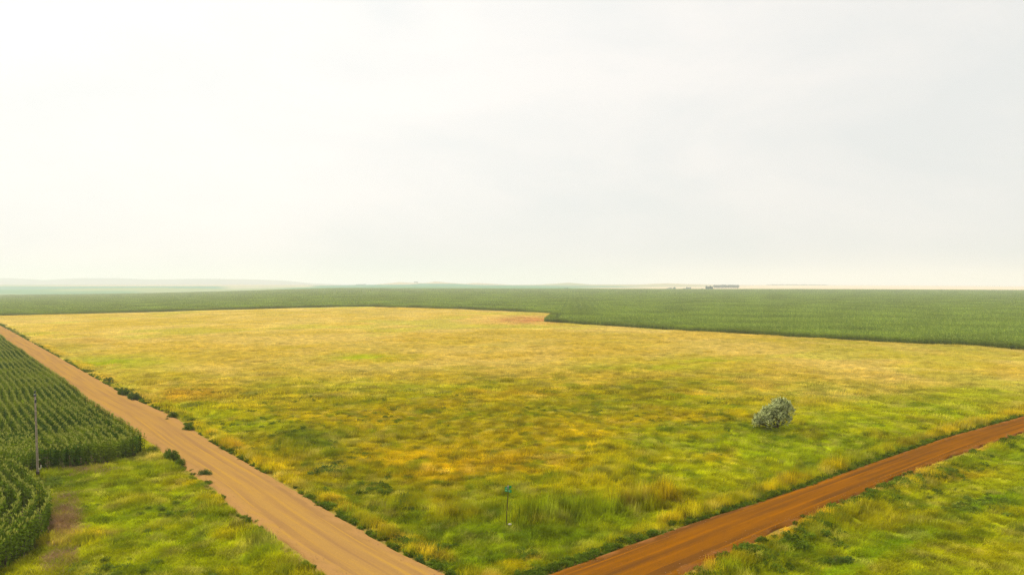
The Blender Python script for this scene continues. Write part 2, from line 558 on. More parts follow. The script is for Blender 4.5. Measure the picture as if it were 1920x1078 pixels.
# crops and pasture on the far land, bluish haze tint mixed into their colours
Dv = np.maximum(y_, np.hypot(x_, y_) * .62)
pxv = colpx(x_, y_)
farm = np.zeros_like(gcol)
CG = np.array((0.07, 0.19, 0.07)); CT = np.array((0.52, 0.40, 0.24)); CP = np.array((0.30, 0.30, 0.13)); CB = np.array((0.04, 0.17, 0.10)); CW = np.array((0.60, 0.46, 0.32))
strip = lambda s, seed: fbm(x_ + y_ * .2, y_ * 2.2, s, seed, 2)
b1 = lerp(CG + farm, CT, sstep(1050, 1190, pxv))
b1 = lerp(b1, CP, sstep(0.52, 0.6, strip(900, 91)) * .6)
b2 = lerp(CB + farm, CT, np.clip(sstep(1150, 1250, pxv) + sstep(400, 440, pxv) * (1 - sstep(575, 600, pxv)) * sstep(3500, 3560, Dv) * .55, 0, 1))
b3 = lerp(CP * .75 + farm, CT * .7, sstep(0.48, 0.56, strip(1500, 93)))
b3 = lerp(b3, CW, sstep(1300, 1500, pxv) * .7)
b4 = lerp(np.array((.15, .14, .14)) + farm, np.array((.10, .12, .13)), sstep(0.5, 0.6, strip(2500, 95)) * .7)
farm = np.where((Dv < 3500)[:, None], b1, np.where((Dv < 4330)[:, None], b2, np.where((Dv < 5900)[:, None], b3, b4)))
gcol = np.where((Dv > 2012)[:, None], farm, gcol)


def ground_mat():
    m, n, l = new_mat("soil_and_turf")
    out = N(n, 'ShaderNodeOutputMaterial')
    a = N(n, 'ShaderNodeAttribute', attribute_type='GEOMETRY', attribute_name='col')
    g = N(n, 'ShaderNodeNewGeometry')
    t = N(n, 'ShaderNodeTexNoise'); t.inputs['Scale'].default_value = 1.8; t.inputs['Detail'].default_value = 8; t.inputs['Roughness'].default_value = .65
    l.new(g.outputs['Position'], t.inputs['Vector'])
    mrn = N(n, 'ShaderNodeMapRange'); mrn.inputs['From Min'].default_value = .3; mrn.inputs['From Max'].default_value = .7
    mrn.inputs['To Min'].default_value = .7; mrn.inputs['To Max'].default_value = 1.25
    l.new(t.outputs['Fac'], mrn.inputs['Value'])
    vm = N(n, 'ShaderNodeVectorMath', operation='SCALE')
    l.new(a.outputs['Color'], vm.inputs[0]); l.new(mrn.outputs[0], vm.inputs['Scale'])
    d = N(n, 'ShaderNodeBsdfDiffuse'); l.new(vm.outputs[0], d.inputs['Color'])
    bp = N(n, 'ShaderNodeBump'); bp.inputs['Strength'].default_value = .6; bp.inputs['Distance'].default_value = .15
    l.new(t.outputs['Fac'], bp.inputs['Height']); l.new(bp.outputs[0], d.inputs['Normal'])
    l.new(d.outputs[0], out.inputs['Surface'])
    return m


M_ground = ground_mat()
for zid, nm in ((0, 'meadow'), (1, 'corn_field_ground'), (2, 'corn_field_soil'), (3, 'farmland_hills'), (4, 'grass_verge')):
    f = F[zone == zid]
    used = np.unique(f)
    remap = np.full(len(V), -1); remap[used] = np.arange(len(used))
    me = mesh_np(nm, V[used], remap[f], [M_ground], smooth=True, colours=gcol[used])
    tag(link(nm, me), kind='structure')


# ------------------------------------------------------------------ roads
def road_mat(name, base, streak_d, streak_l, edge, fine):
    m, n, l = new_mat(name)
    out = N(n, 'ShaderNodeOutputMaterial')
    b = N(n, 'ShaderNodeBsdfDiffuse')
    uv = N(n, 'ShaderNodeUVMap', uv_map='UVMap')

    def noise(sx, sy, detail, dist=0.0):
        mp = N(n, 'ShaderNodeMapping'); mp.inputs['Scale'].default_value = (sx, sy, 1)
        l.new(uv.outputs[0], mp.inputs[0])
        t = N(n, 'ShaderNodeTexNoise'); t.inputs['Scale'].default_value = 1; t.inputs['Detail'].default_value = detail
        t.inputs['Distortion'].default_value = dist
        l.new(mp.outputs[0], t.inputs['Vector'])
        return t.outputs['Fac']

    def rng_(v, a, b_, c=0., d=1.):
        q = N(n, 'ShaderNodeMapRange'); q.inputs['From Min'].default_value = a; q.inputs['From Max'].default_value = b_
        q.inputs['To Min'].default_value = c; q.inputs['To Max'].default_value = d
        l.new(v, q.inputs['Value']); return q.outputs[0]

    def mix(f, a, b_):
        q = N(n, 'ShaderNodeMix', data_type='RGBA')
        l.new(f, q.inputs['Factor'])
        for s, v in ((6, a), (7, b_)):
            if isinstance(v, tuple): q.inputs[s].default_value = v + (1,)
            else: l.new(v, q.inputs[s])
        return q.outputs[2]

    c = mix(rng_(noise(1.1, 0.030, 4, .2), .42, .62), base, streak_d)
    c = mix(rng_(noise(2.3, 0.045, 3, .1), .52, .66), c, streak_l)
    c = mix(rng_(noise(.35, .12, 6, .5), .45, .75, 0, .45), c, streak_l)
    sep = N(n, 'ShaderNodeSeparateXYZ'); l.new(uv.outputs[0], sep.inputs[0])
    ab = N(n, 'ShaderNodeMath', operation='ABSOLUTE'); l.new(sep.outputs[0], ab.inputs[0])
    # loose gravel windrows near both edges
    ad = N(n, 'ShaderNodeMath', operation='ADD'); l.new(ab.outputs[0], ad.inputs[0])
    l.new(rng_(noise(.8, .5, 4), .3, .7, -.7, .7), ad.inputs[1])
    c = mix(rng_(ad.outputs[0], 2.2, 3.1, 0, .8), c, edge)
    c = mix(rng_(noise(3.2, 1.1, 5, .6), .50, .74, 0, .35), c, streak_d)
    c = mix(rng_(noise(5.5, 4.0, 3), .66, .72, 0, .5), c, edge)
    fn = noise(9, 9, 6)
    c2 = N(n, 'ShaderNodeVectorMath', operation='SCALE'); l.new(c, c2.inputs[0]); l.new(rng_(fn, .3, .7, 1 - fine, 1 + fine), c2.inputs['Scale'])
    l.new(c2.outputs[0], b.inputs['Color'])
    bp = N(n, 'ShaderNodeBump'); bp.inputs['Strength'].default_value = .5; bp.inputs['Distance'].default_value = .04
    l.new(fn, bp.inputs['Height']); l.new(bp.outputs[0], b.inputs['Normal'])
    l.new(b.outputs[0], out.inputs['Surface'])
    return m


def road(name, LA, LB, mat, lift, n_long, crown=.12):
    A, B = resample(LA, n_long), resample(LB, n_long)
    k = 17
    t = np.linspace(0, 1, k)
    seg = np.concatenate([[0], np.cumsum(np.hypot(*np.diff((A + B) / 2, axis=0).T))])
    P = A[:, None, :] * (1 - t)[None, :, None] + B[:, None, :] * t[None, :, None]
    w = np.hypot(*(A - B).T)
    # ragged edges
    dirv = (B - A) / w[:, None]
    jA = (vnoise(seg / 1.3, seg * 0, 5) - .5) * .5 + (vnoise(seg / 6, seg * 0, 6) - .5) * .5
    jB = (vnoise(seg / 1.1, seg * 0 + 9, 5) - .5) * .6 + (vnoise(seg / 5, seg * 0 + 9, 6) - .5) * .5
    P[:, 0] += dirv * jA[:, None]; P[:, -1] += dirv * jB[:, None]
    u = (t - .5)[None, :] * w[:, None]
    z = terrain(P[..., 0], P[..., 1]) + lift + crown * (1 - (2 * t - 1) ** 2)[None, :]
    # shallow wheel ruts
    for c0 in (-1.7, -.35, .9, 2.0):
        z = z - 0.035 * np.exp(-((u - c0) / .28) ** 2)
    z[:, 0] -= lift + .05; z[:, -1] -= lift + .05
    V = np.concatenate([P, z[..., None]], -1).reshape(-1, 3)
    I = np.arange(n_long * k).reshape(n_long, k)
    F = np.stack([I[:-1, :-1], I[:-1, 1:], I[1:, 1:], I[1:, :-1]], -1).reshape(-1, 4)
    if (np.cross(V[F[0][1]] - V[F[0][0]], V[F[0][3]] - V[F[0][0]]))[2] < 0:
        F = F[:, ::-1]
    uv = np.stack([u, np.repeat(seg[:, None], k, 1)], -1).reshape(-1, 2)
    me = mesh_np(name, V, F, [mat], smooth=True, uvs=uv)
    return tag(link(name, me), kind='structure')


M_gravel = road_mat("pale_gravel", (0.285, 0.162, 0.046), (0.228, 0.126, 0.046), (0.325, 0.182, 0.034), (0.30, 0.165, 0.055), .10)
M_dirt = road_mat("orange_dirt", (0.160, 0.060, 0.004), (0.095, 0.040, 0.009), (0.225, 0.080, 0.002), (0.215, 0.088, 0.026), .12)
road('gravel_road', LR_R, LR_L, M_gravel, .10, 900)
road('dirt_road', RR_U, RR_L, M_dirt, .125, 600)


# ------------------------------------------------------------------ plants: prototypes
def strip_blades(pts_list, widths_list, sides):
    """build leaf strips; pts (k,3), widths (k), side vectors (3)"""
    Vs, Fs, base = [], [], 0
    for P, W, S in zip(pts_list, widths_list, sides):
        k = len(P)
        for i in range(k):
            if W[i] <= 1e-5:
                Vs.append(P[i])
            else:
                Vs.append(P[i] - S * W[i] / 2); Vs.append(P[i] + S * W[i] / 2)
        idx, c = [], base
        for i in range(k):
            if W[i] <= 1e-5: idx.append((c,)); c += 1
            else: idx.append((c, c + 1)); c += 2
        for i in range(k - 1):
            a, b = idx[i], idx[i + 1]
            if len(a) == 2 and len(b) == 2: Fs.append((a[0], a[1], b[1], b[0]))
            elif len(a) == 2: Fs.append((a[0], a[1], b[0]))
            elif len(b) == 2: Fs.append((a[0], b[1], b[0]))
        base = c
    return Vs, Fs


def grass_patch(name, radius, n, h, hvar, w, mat, lean=(0.22, -0.10), curl=.35, seed=0, heads=0.0):
    rg = np.random.default_rng(seed)
    P, W, S = [], [], []
    for i in range(n):
        r = radius * math.sqrt(rg.random()); a = rg.random() * 6.283
        b = np.array((r * math.cos(a), r * math.sin(a), -0.03))
        hh = h * (1 + hvar * rg.normal()) * (1 - .25 * (r / radius) ** 2)
        hh = max(h * .25, hh)
        dd = np.array((lean[0] + rg.normal() * curl, lean[1] + rg.normal() * curl))
        ps = [b, b + np.array((dd[0] * .3 * hh, dd[1] * .3 * hh, hh * .55)), b + np.array((dd[0] * hh, dd[1] * hh, hh))]
        th = rg.random() * 6.283
        s = np.array((math.cos(th), math.sin(th), 0))
        ww = w * (.6 + .8 * rg.random())
        if rg.random() < heads:      # a seed head
            P.append(ps); W.append([ww * .3, ww * .9, ww * .7]); S.append(s)
        else:
            P.append(ps); W.append([ww, ww * .75, 0]); S.append(s)
    Vs, Fs = strip_blades(P, W, S)
    return mesh_np(name, np.array(Vs), Fs, [mat])


def corn_plant(name, mat, tmat, h=2.4, leaves=12, segs=5, seed=0, w=.10, stalk=True, tassel=True, spread=None):
    rg = np.random.default_rng(seed)
    P, W, S = [], [], []
    ph = rg.random() * 6.283 if spread is None else 0.0
    for i in range(leaves):
        t = (i + 1.0) / (leaves + .5)
        z0 = h * .88 * t ** .9
        a = ph + (i % 2) * math.pi + rg.normal() * (.45 if spread is None else spread)
        d = np.array((math.cos(a), math.sin(a), 0))
        L = (.33 + .14 * math.sin(t * 3.1)) * (h / 2.4) * (.85 + .3 * rg.random())
        up = .75 - .25 * (1 - t) + rg.normal() * .08
        ps, ws = [], []
        for k in range(segs + 1):
            q = k / segs
            hor = L * (q * .85)
            ver = L * (up * q * 1.15 - 1.05 * q * q * (1.05 - .35 * t))
            ps.append(np.array((0, 0, z0)) + d * hor + np.array((0, 0, ver)))
            ws.append(w * (.55 + 1.3 * q * (1 - q) * 1.6) if k < segs else 0)
        s = np.array((-d[1], d[0], rg.normal() * .35)); s /= np.linalg.norm(s)
        P.append(ps); W.append(ws); S.append(s)
    Vs, Fs = strip_blades(P, W, S)
    mi = [0] * len(Fs)
    if stalk:
        b = len(Vs)
        for z, r in ((-.05, .02), (h * .93, .011)):
            for k in range(4):
                Vs.append(np.array((r * math.cos(k * 1.57), r * math.sin(k * 1.57), z)))
        for k in range(4):
            Fs.append((b + k, b + (k + 1) % 4, b + 4 + (k + 1) % 4, b + 4 + k)); mi.append(0)
    if tassel:
        PT, WT, ST = [], [], []
        for k in range(5):
            a = rg.random() * 6.283; sp = 0.05 if k == 0 else .16
            PT.append([np.array((0, 0, h * .90)), np.array((math.cos(a) * sp * .5, math.sin(a) * sp * .5, h * .90 + .18)), np.array((math.cos(a) * sp, math.sin(a) * sp, h * .90 + .30))])
            WT.append([.03, .055, 0]); ST.append(np.array((-math.sin(a), math.cos(a), 0)))
        V2, F2 = strip_blades(PT, WT, ST)
        b = len(Vs); Vs += V2; Fs += [tuple(v + b for v in f) for f in F2]; mi += [1] * len(F2)
    me = mesh_np(name, np.array(Vs), Fs, [mat, tmat])
    me.polygons.foreach_set('material_index', mi)
    return me


def merge_mesh(name, parts, mats):
    """parts: list of (mesh, Matrix)"""
    Vs, Fs, mi, base = [], [], [], 0
    for me, M in parts:
        for v in me.vertices: Vs.append(M @ v.co)
        for p in me.polygons:
            Fs.append(tuple(i + base for i in p.vertices)); mi.append(p.material_index)
        base += len(me.vertices)
    out = mesh_np(name, np.array([tuple(v) for v in Vs]), Fs, mats)
    out.polygons.foreach_set('material_index', mi)
    return out


def herb_clump(name, mat, n, r, h, leaf, seed=0, broad=.5):
    """a leafy weed: short broad leaves through a mound's volume"""
    rg = np.random.default_rng(seed)
    P, W, S = [], [], []
    for i in range(n):
        a = rg.random() * 6.283; q = rg.random() ** .55
        el = math.acos(rg.random() ** .8)
        R = q * (1 + .25 * math.sin(3 * a + seed))
        c = np.array((r * R * math.sin(el) * math.cos(a), r * R * math.sin(el) * math.sin(a), .02 + h * R * math.cos(el)))
        d = np.array((math.cos(a), math.sin(a), rg.normal() * .6 + .35)) + rg.normal(size=3) * .45
        d /= np.linalg.norm(d)
        s = np.cross(d, rg.normal(size=3)); s /= np.linalg.norm(s)
        L = leaf * (.6 + .8 * rg.random())
        P.append([c - d * L * .1, c + d * L * .45, c + d * L]); W.append([L * .12, L * broad, 0]); S.append(s)
    Vs, Fs = strip_blades(P, W, S)
    return mesh_np(name, np.array(Vs), Fs, [mat])


def scatter(name, pos, rz, scl, idx, meshes, colours=None, label=None, cat=None, kind='stuff', tilt=None):
    """a mass of plants nobody could count: points carrying instances"""
    src = bpy.data.collections.new(name + '_kinds')
    for i, me in enumerate(meshes):
        src.objects.link(bpy.data.objects.new('%s_%02d' % (name, i), me))
    n = len(pos)
    me = bpy.data.meshes.new(name)
    me.vertices.add(n)
    me.vertices.foreach_set('co', np.asarray(pos, np.float32).ravel())
    a = me.attributes.new('rot', 'FLOAT_VECTOR', 'POINT')
    rv = np.zeros((n, 3), np.float32); rv[:, 2] = rz
    if tilt is not None: rv[:, 0] = tilt
    a.data.foreach_set('vector', rv.ravel())
    a = me.attributes.new('scl', 'FLOAT_VECTOR', 'POINT'); a.data.foreach_set('vector', np.asarray(scl, np.float32).ravel())
    a = me.attributes.new('idx', 'INT', 'POINT'); a.data.foreach_set('value', np.asarray(idx, np.int32))
    if colours is not None:
        a = me.attributes.new('col', 'FLOAT_COLOR', 'POINT')
        c4 = np.ones((n, 4), np.float32); c4[:, :3] = colours
        a.data.foreach_set('color', c4.ravel())
    o = link(name, me)
    ng = bpy.data.node_groups.new(name, 'GeometryNodeTree')
    ng.interface.new_socket('Geometry', in_out='INPUT', socket_type='NodeSocketGeometry')
    ng.interface.new_socket('Geometry', in_out='OUTPUT', socket_type='NodeSocketGeometry')
    n_, l_ = ng.nodes, ng.links
    gi, go = n_.new('NodeGroupInput'), n_.new('NodeGroupOutput')
    ci = n_.new('GeometryNodeCollectionInfo'); ci.inputs['Collection'].default_value = src
    ci.inputs['Separate Children'].default_value = True; ci.inputs['Reset Children'].default_value = True
    iop = n_.new('GeometryNodeInstanceOnPoints'); iop.inputs['Pick Instance'].default_value = True

    def na_(nm, t):
        q = n_.new('GeometryNodeInputNamedAttribute'); q.data_type = t; q.inputs['Name'].default_value = nm
        return q.outputs['Attribute']
    e2r = n_.new('FunctionNodeEulerToRotation')
    l_.new(na_('rot', 'FLOAT_VECTOR'), e2r.inputs[0])
    l_.new(gi.outputs[0], iop.inputs['Points']); l_.new(ci.outputs[0], iop.inputs['Instance'])
    l_.new(na_('idx', 'INT'), iop.inputs['Instance Index']); l_.new(e2r.outputs[0], iop.inputs['Rotation'])
    l_.new(na_('scl', 'FLOAT_VECTOR'), iop.inputs['Scale'])
    l_.new(iop.outputs[0], go.inputs[0])
    md = o.modifiers.new('plants', 'NODES'); md.node_group = ng
    return tag(o, label, cat, kind=kind)


# ------------------------------------------------------------------ big corn field behind the meadow
M_corn_far = leaf_mat("corn_leaf_far", None, (0.190, 0.255, 0.024), .30, .60, .030, 1.0, 0.0)
M_corn_pale = leaf_mat("corn_leaf_pale", None, (0.38, 0.46, 0.070), .30, .50, .035, 1.0, 0.0)
M_corn_deep = leaf_mat("corn_leaf_deep", None, (0.07, 0.14, 0.020), .30, .50, .035, 1.0, 0.0)
M_tassel = simple_mat("corn_tassel", (0.40, 0.42, 0.06), .9)
M_corn = leaf_mat("corn_leaf", 'INSTANCER', transl=.30, var=.25, scale=.9)
M_corn_one = leaf_mat("corn_leaf_single", None, (0.115, 0.17, 0.010), .30, .40, .9)


def corn_tile(seed, size=7.6, lowpoly=True):
    rg = np.random.default_rng(seed)
    plants = [corn_plant('p', M_corn_far, M_tassel, leaves=6, segs=2, w=.17, seed=seed * 10 + k, stalk=False, tassel=False) for k in range(6)]
    for k, pm in enumerate(plants):
        pm.polygons.foreach_set('material_index', [(0, 0, 1, 2, 0, 2)[k]] * len(pm.polygons))
    parts = []
    rows = 10
    for i in range(rows):
        x = -size / 2 + .38 + i * .76
        yy = -size / 2 + .2
        while yy < size / 2:
            s = (.90 + .16 * rg.random())
            M = Matrix.Translation((x + rg.normal() * .05, yy, 0)) @ Matrix.Rotation(rg.random() * 6.28, 4, 'Z') @ Matrix.Diagonal((s * 1.1, s * 1.1, s * rg.uniform(.82, 1.12), 1))
            parts.append((plants[int(rg.integers(6))], M))
            yy += .36
    return merge_mesh('corn_block', parts, [M_corn_far, M_corn_pale, M_corn_deep])


tiles = [corn_tile(s) for s in range(4)]
e2 = np.array((-e1[1], e1[0])); e2 = e2 if e2[1] > 0 else -e2
Z0 = M_front[0]
ii, jj = np.meshgrid(np.arange(-360, 360), np.arange(-60, 360), indexing='ij')
tx = Z0[0] + e1[0] * (ii + .5) * 7.6 + e2[0] * (jj + .5) * 7.6
ty = Z0[1] + e1[1] * (ii + .5) * 7.6 + e2[1] * (jj + .5) * 7.6
tx, ty = tx.ravel(), ty.ravel()
dfar = np.maximum(ty, np.hypot(tx, ty) * .62)
ok = (dfar < 2000) & (ty > 120) & (np.abs(np.arctan2(tx, ty)) < math.radians(45)) & inside(corn_far_poly, tx, ty)
edge_d = dist_line(np.array(M_back + M_front), tx, ty)
ok &= ~((edge_d < 5.6) & (np.abs(jj.ravel()) > 0)) | ((jj.ravel() == 0) & (ii.ravel() >= 0))
tx, ty = tx[ok], ty[ok]
tz = terrain(tx, ty) - .05
n = len(tx)
ang_row = math.atan2(e1[1], e1[0]) - math.pi / 2
sc = np.ones((n, 3)); sc[:, 2] = .92 + .22 * fbm(tx, ty, 30, 3, 3)
print('corn tiles', n)
scatter('distant_corn', np.stack([tx, ty, tz], 1), ang_row + math.pi * rng.integers(0, 2, n), sc, rng.integers(0, 4, n), tiles,
        label='dense green corn crop filling the land behind the yellow meadow', cat='corn crop')
# rows along the back edge of the meadow
edge_pl = [corn_plant('edge_corn', M_corn_far, M_tassel, leaves=8, segs=3, w=.15, seed=300 + k, tassel=False) for k in range(4)]
ep = []
for line in (np.array(M_back), np.array(M_front)):
    seg = np.diff(line, axis=0); L = np.hypot(*seg.T)
    for (a, d, l_) in zip(line[:-1], seg, L):
        u = d / l_; nn = np.array((-u[1], u[0]))
        nn = nn if nn[1] > 0 else -nn
        for row in range(8):
            s = np.arange(0, l_, .4) + rng.random() * .4
            q = a + u * s[:, None] + nn * (.1 + row * .74) + rng.normal(size=(len(s), 2)) * .10
            ep.append(q)
cl, cr_ = np.array(M_back[-1]), np.array(M_front[0])
for row in range(6):
    s = np.arange(0, np.linalg.norm(cl - cr_), .4)
    u = (cl - cr_) / np.linalg.norm(cl - cr_)
    ep.append(cr_ + u * s[:, None] + np.array((u[1], -u[0])) * (row * .74 + .1) + rng.normal(size=(len(s), 2)) * .1)
ep = np.vstack(ep)
ep = ep[inside(corn_far_poly, ep[:, 0], ep[:, 1]) & (np.abs(np.arctan2(ep[:, 0], ep[:, 1])) < math.radians(45))]
n = len(ep)
print('edge corn', n)
sc = np.ones((n, 3)) * (.92 + .2 * rng.random(n))[:, None]
scatter('field_edge_corn', np.column_stack([ep, terrain(ep[:, 0], ep[:, 1]) - .03]), rng.random(n) * 6.28, sc, rng.integers(0, 4, n), edge_pl,
        label='outer rows of tall corn standing along the meadow edge', cat='corn crop')

# ------------------------------------------------------------------ left corn field: every plant
pts = []          # x, y, direction of the row
# block A: rows parallel to the road
fr0, fr1 = np.array((-42.6, 79.3)), np.array((-45.6, 69.0))
for k in range(48):
    o0 = A_edge - NL * (k * .90)
    # start where the row meets the front line
    t_ = float(np.interp(k, [0, 4.6, 9.4, 10, 48], [77.2, 72.3, 69.4, 79.5, 84]))
    s0 = (t_ - o0[1]) / UL[1]
    s = np.arange(s0, 250, .23)
    q = o0 + UL * s[:, None] + rng.normal(size=(len(s), 2)) * .05
    q += (NL * ((vnoise(s / 14, s * 0 + 3, 8) - .5) * .5)[:, None])
    pts.append(np.column_stack([q, np.full(len(q), math.atan2(UL[1], UL[0]))]))
A_left = A_edge - NL * (9 * .90 + .75)
# end rows planted across the front of block A
fl = np.array([(-40.6, 77.6), (-41.5, 72.6), (-44.6, 69.9), (-46.6, 69.9)])
for k in range(2):
    f2 = resample(fl, 90) + np.array((-.30, .25)) * (k * 1.9 + .2)
    q = f2[::2] + rng.normal(size=(45, 2)) * .10
    pts.append(np.column_stack([q, rng.random(45) * 6.28]))
# block B: rows running away to the left, gently curved
for k in range(360):
    s0 = -19 + k * .80
    s = np.arange(0, 26, .27)
    bend = -0.035 * s ** 2 + 1.2 * np.sin(s / 7 + 0.02 * k)
    q = A_left + UL * (s0 + bend)[:, None] - NL * s[:, None] + rng.normal(size=(len(s), 2)) * .07
    m = (q[:, 1] > np.where(q[:, 0] > -46.4, 69.3, np.interp(q[:, 0], C_line[:5, 0], C_line[:5, 1]) + .5)) & (q[:, 1] < 79.0 + np.maximum(0, -54 - q[:, 0]) * .12)
    pts.append(np.column_stack([q, rng.random(len(q)) * 6.28])[m])
# block C: rows curving round the corner of the field
cl_ = resample(C_line, 500)
tan = np.gradient(cl_, axis=0); tan /= np.linalg.norm(tan, axis=1)[:, None]
nrm = np.array((1, -1)) * tan[:, ::-1]          # to the left of travel or right
if nrm[250][0] > 0: nrm = -nrm
for k in range(11):
    c = cl_ + nrm * (k * .95 + .35)
    L = np.concatenate([[0], np.cumsum(np.hypot(*np.diff(c, axis=0).T))])
    s = np.arange(0, L[-1], .25)
    q = np.stack([np.interp(s, L, c[:, 0]), np.interp(s, L, c[:, 1])], 1) + rng.normal(size=(len(s), 2)) * .04
    ta = np.interp(s, L, np.unwrap(np.arctan2(tan[:, 1], tan[:, 0])))
    pts.append(np.column_stack([q, ta]))
cp = np.vstack(pts)
keep = (cp[:, 1] > 34) & (cp[:, 0] > -0.727 * cp[:, 1] - 9) & (cp[:, 1] < 330)
cp = cp[keep]
# thin out rows that cross
key = np.round(cp[:, :2] / .16).astype(int)
_, u = np.unique(key, axis=0, return_index=True)
cp = cp[np.sort(u)]
n = len(cp)
print('left corn plants', n)
row_dir = cp[:, 2]
cp = cp[:, :2]
cz = ground_z(cp[:, 0], cp[:, 1]) - .02
near_plants = [corn_plant('corn_plant', M_corn, M_tassel, h=2.25, leaves=13, segs=5, w=.115, seed=500 + k, spread=.42) for k in range(6)]
near_single = [corn_plant('corn_plant', M_corn_one, M_tassel, h=2.25, leaves=13, segs=5, w=.115, seed=500 + k, spread=.42) for k in range(6)]
pxs, pys = toscreen(cp[:, 0], cp[:, 1], cz + 1.2)
inframe = (pxs > 0) & (pxs < 1920) & (pys < 1078)
order = np.argsort(np.where(inframe, cp[:, 1], 1e6))
near_idx = order[:300]
size_z = .86 + .22 * rng.random(n)
rz_all = row_dir + rng.normal(0, .22, n) + math.pi * rng.integers(0, 2, n)
for i in near_idx:
    o = link('corn_plant', near_single[int(rng.integers(6))], loc=(cp[i, 0], cp[i, 1], cz[i]), rot=(0, 0, rz_all[i]))
    s = size_z[i]; o.scale = (s * 1.05, s * 1.05, s)
    tag(o, 'tall green corn plant in the curving rows at the lower left corner', 'corn plant', 'corn plants in the nearest curving rows')
rest = np.ones(n, bool); rest[near_idx] = False
g0, g1 = np.array((0.06, 0.115, 0.007)), np.array((0.20, 0.255, 0.012))
cc = lerp(g0 + np.zeros((n, 3)), g1, sstep(.3, .7, fbm(cp[:, 0], cp[:, 1], 5, 33, 3)))
cc *= (.75 + .5 * rng.random(n))[:, None]
scatter('corn_crop', np.column_stack([cp, cz])[rest], rz_all[rest], np.stack([size_z * 1.05, size_z * 1.05, size_z], 1)[rest],
        rng.integers(0, 6, n)[rest], near_plants, cc[rest], label='rows of tall green corn left of the gravel road behind the utility pole', cat='corn crop')

# ------------------------------------------------------------------ grass of meadow and verges
M_grass = leaf_mat("grass_blade", 'INSTANCER', transl=.40, var=.30, scale=.7)
G_near = [grass_patch('turf', .62, 120, .42, .32, .024, M_grass, seed=s, heads=.15) for s in range(5)]
G_mid = [grass_patch('turf_wide', 1.5, 170, .42, .32, .055, M_grass, seed=20 + s, heads=.15) for s in range(4)]
G_far = [grass_patch('turf_broad', 4.0, 260, .45, .35, .13, M_grass, seed=40 + s) for s in range(3)]
corn_any = lambda x, y: inside(corn_far_poly, x, y) | inside(leftcorn_poly, x, y)


def grass_points(r0, r1, dens, jitter_seed):
    rg = np.random.default_rng(jitter_seed)
    half = math.radians(47)
    area = half * (r1 ** 2 - r0 ** 2)
    n = int(area * dens)
    r = np.sqrt(rg.random(n) * (r1 ** 2 - r0 ** 2) + r0 ** 2); a = (rg.random(n) * 2 - 1) * half
    return r * np.sin(a), r * np.cos(a)


road_d = near_road


def tall_bands(x, y):
    """extra height of the coarse grass along road shoulders and in the damp strip by the sign"""
    px, py = toscreen(x, y)
    n = fbm(x, y, 2.5, 101, 3)
    h = np.zeros_like(x)
    dU = dist_line(RR_U, x, y)
    h += np.exp(-((dU - 1.3) / .8) ** 2) * .50 * (.5 + n) * sstep(1120, 1300, px)
    dR = dist_line(LR_R, x, y)
    h += np.exp(-((dR - .9) / .7) ** 2) * .40 * sstep(.35, .6, n)
    dL = dist_line(LR_L, x, y)
    h += np.exp(-((dL - 1.0) / .8) ** 2) * .35 * sstep(.4, .6, n)
    dl = dist_line(RR_L, x, y)
    h += np.exp(-((dl - 1.3) / 1.0) ** 2) * .35 * n
    band = poly([(1000, 972), (1100, 958), (1180, 946), (1250, 930)])
    h += np.exp(-(dist_line(band, x, y) / 1.5) ** 2) * .95
    band = poly([(850, 968), (940, 962), (1000, 972)])
    h += np.exp(-(dist_line(band, x, y) / 1.6) ** 2) * .45
    # waves of coarse grass on the verges
    h += sstep(.55, .75, fbm(x, y, 5, 111, 3)) * .30
    return h


def turf(name, r0, r1, dens, protos, seed, rad_, label, margin=.35):
    x, y = grass_points(r0, r1, dens, seed)
    m = ~corn_any(x, y) & ~inside(lroad_poly, x, y) & ~inside(rroad_poly, x, y)
    x, y = x[m], y[m]
    d = near_road(x, y)
    n = len(x)
    s = np.ones(n)
    # shrink clumps beside the road so they do not spill over it
    s = np.where(d < rad_ * .9, np.maximum(.28, d / rad_ / .9), s)
    bare = (d < margin) & (rng.random(n) < .4)
    x, y, s, d = x[~bare], y[~bare], s[~bare], d[~bare]
    n = len(x)
    hz = .48 + .42 * fbm(x, y, 6, 71, 4)
    tb = tall_bands(x, y) if r0 < 160 else 0
    hz = hz * (.35 + .65 * sstep(0, 1.2, d)) + tb / .42
    far_ = np.hypot(x, y)
    hz = hz * np.where(inside(meadow_poly, x, y), 1.0, .8)
    dirt = gp(1000, 602)
    sc = np.stack([s, s, hz], 1)
    c = veg_colour(x, y)
    if r0 < 160:
        gtip = np.clip(np.asarray(tb) * 1.0, 0, .8)
        c = lerp(c, GOLD * .95, gtip * sstep(.4, .6, fbm(x, y, 4, 131, 3)))
    spk = np.clip(rng.normal(0, 1, n), -2, 2)
    tint = fbm(x, y, .9 if r0 < 100 else 2.2, 171, 2)
    c = lerp(c, DARK * 1.2, .46 * sstep(.60, .72, tint) * (1 - .9 * sstep(110, 170, far_)))
    c = lerp(c, STRAW, .28 * sstep(.60, .75, fbm(x, y, 1.1 if r0 < 100 else 3., 181, 2)))
    c = c * (1 + (.30 - .18 * sstep(100, 190, far_)) * spk)[:, None]
    hz = hz * (1 + .18 * np.clip(rng.normal(0, 1, n), -1.5, 2))
    sc[:, 2] = hz
    z = ground_z(x, y)
    print(name, n)
    return scatter(name, np.stack([x, y, z], 1), rng.normal(0, .5, n), sc, rng.integers(0, len(protos), n), protos, c, label=label, cat='grass')


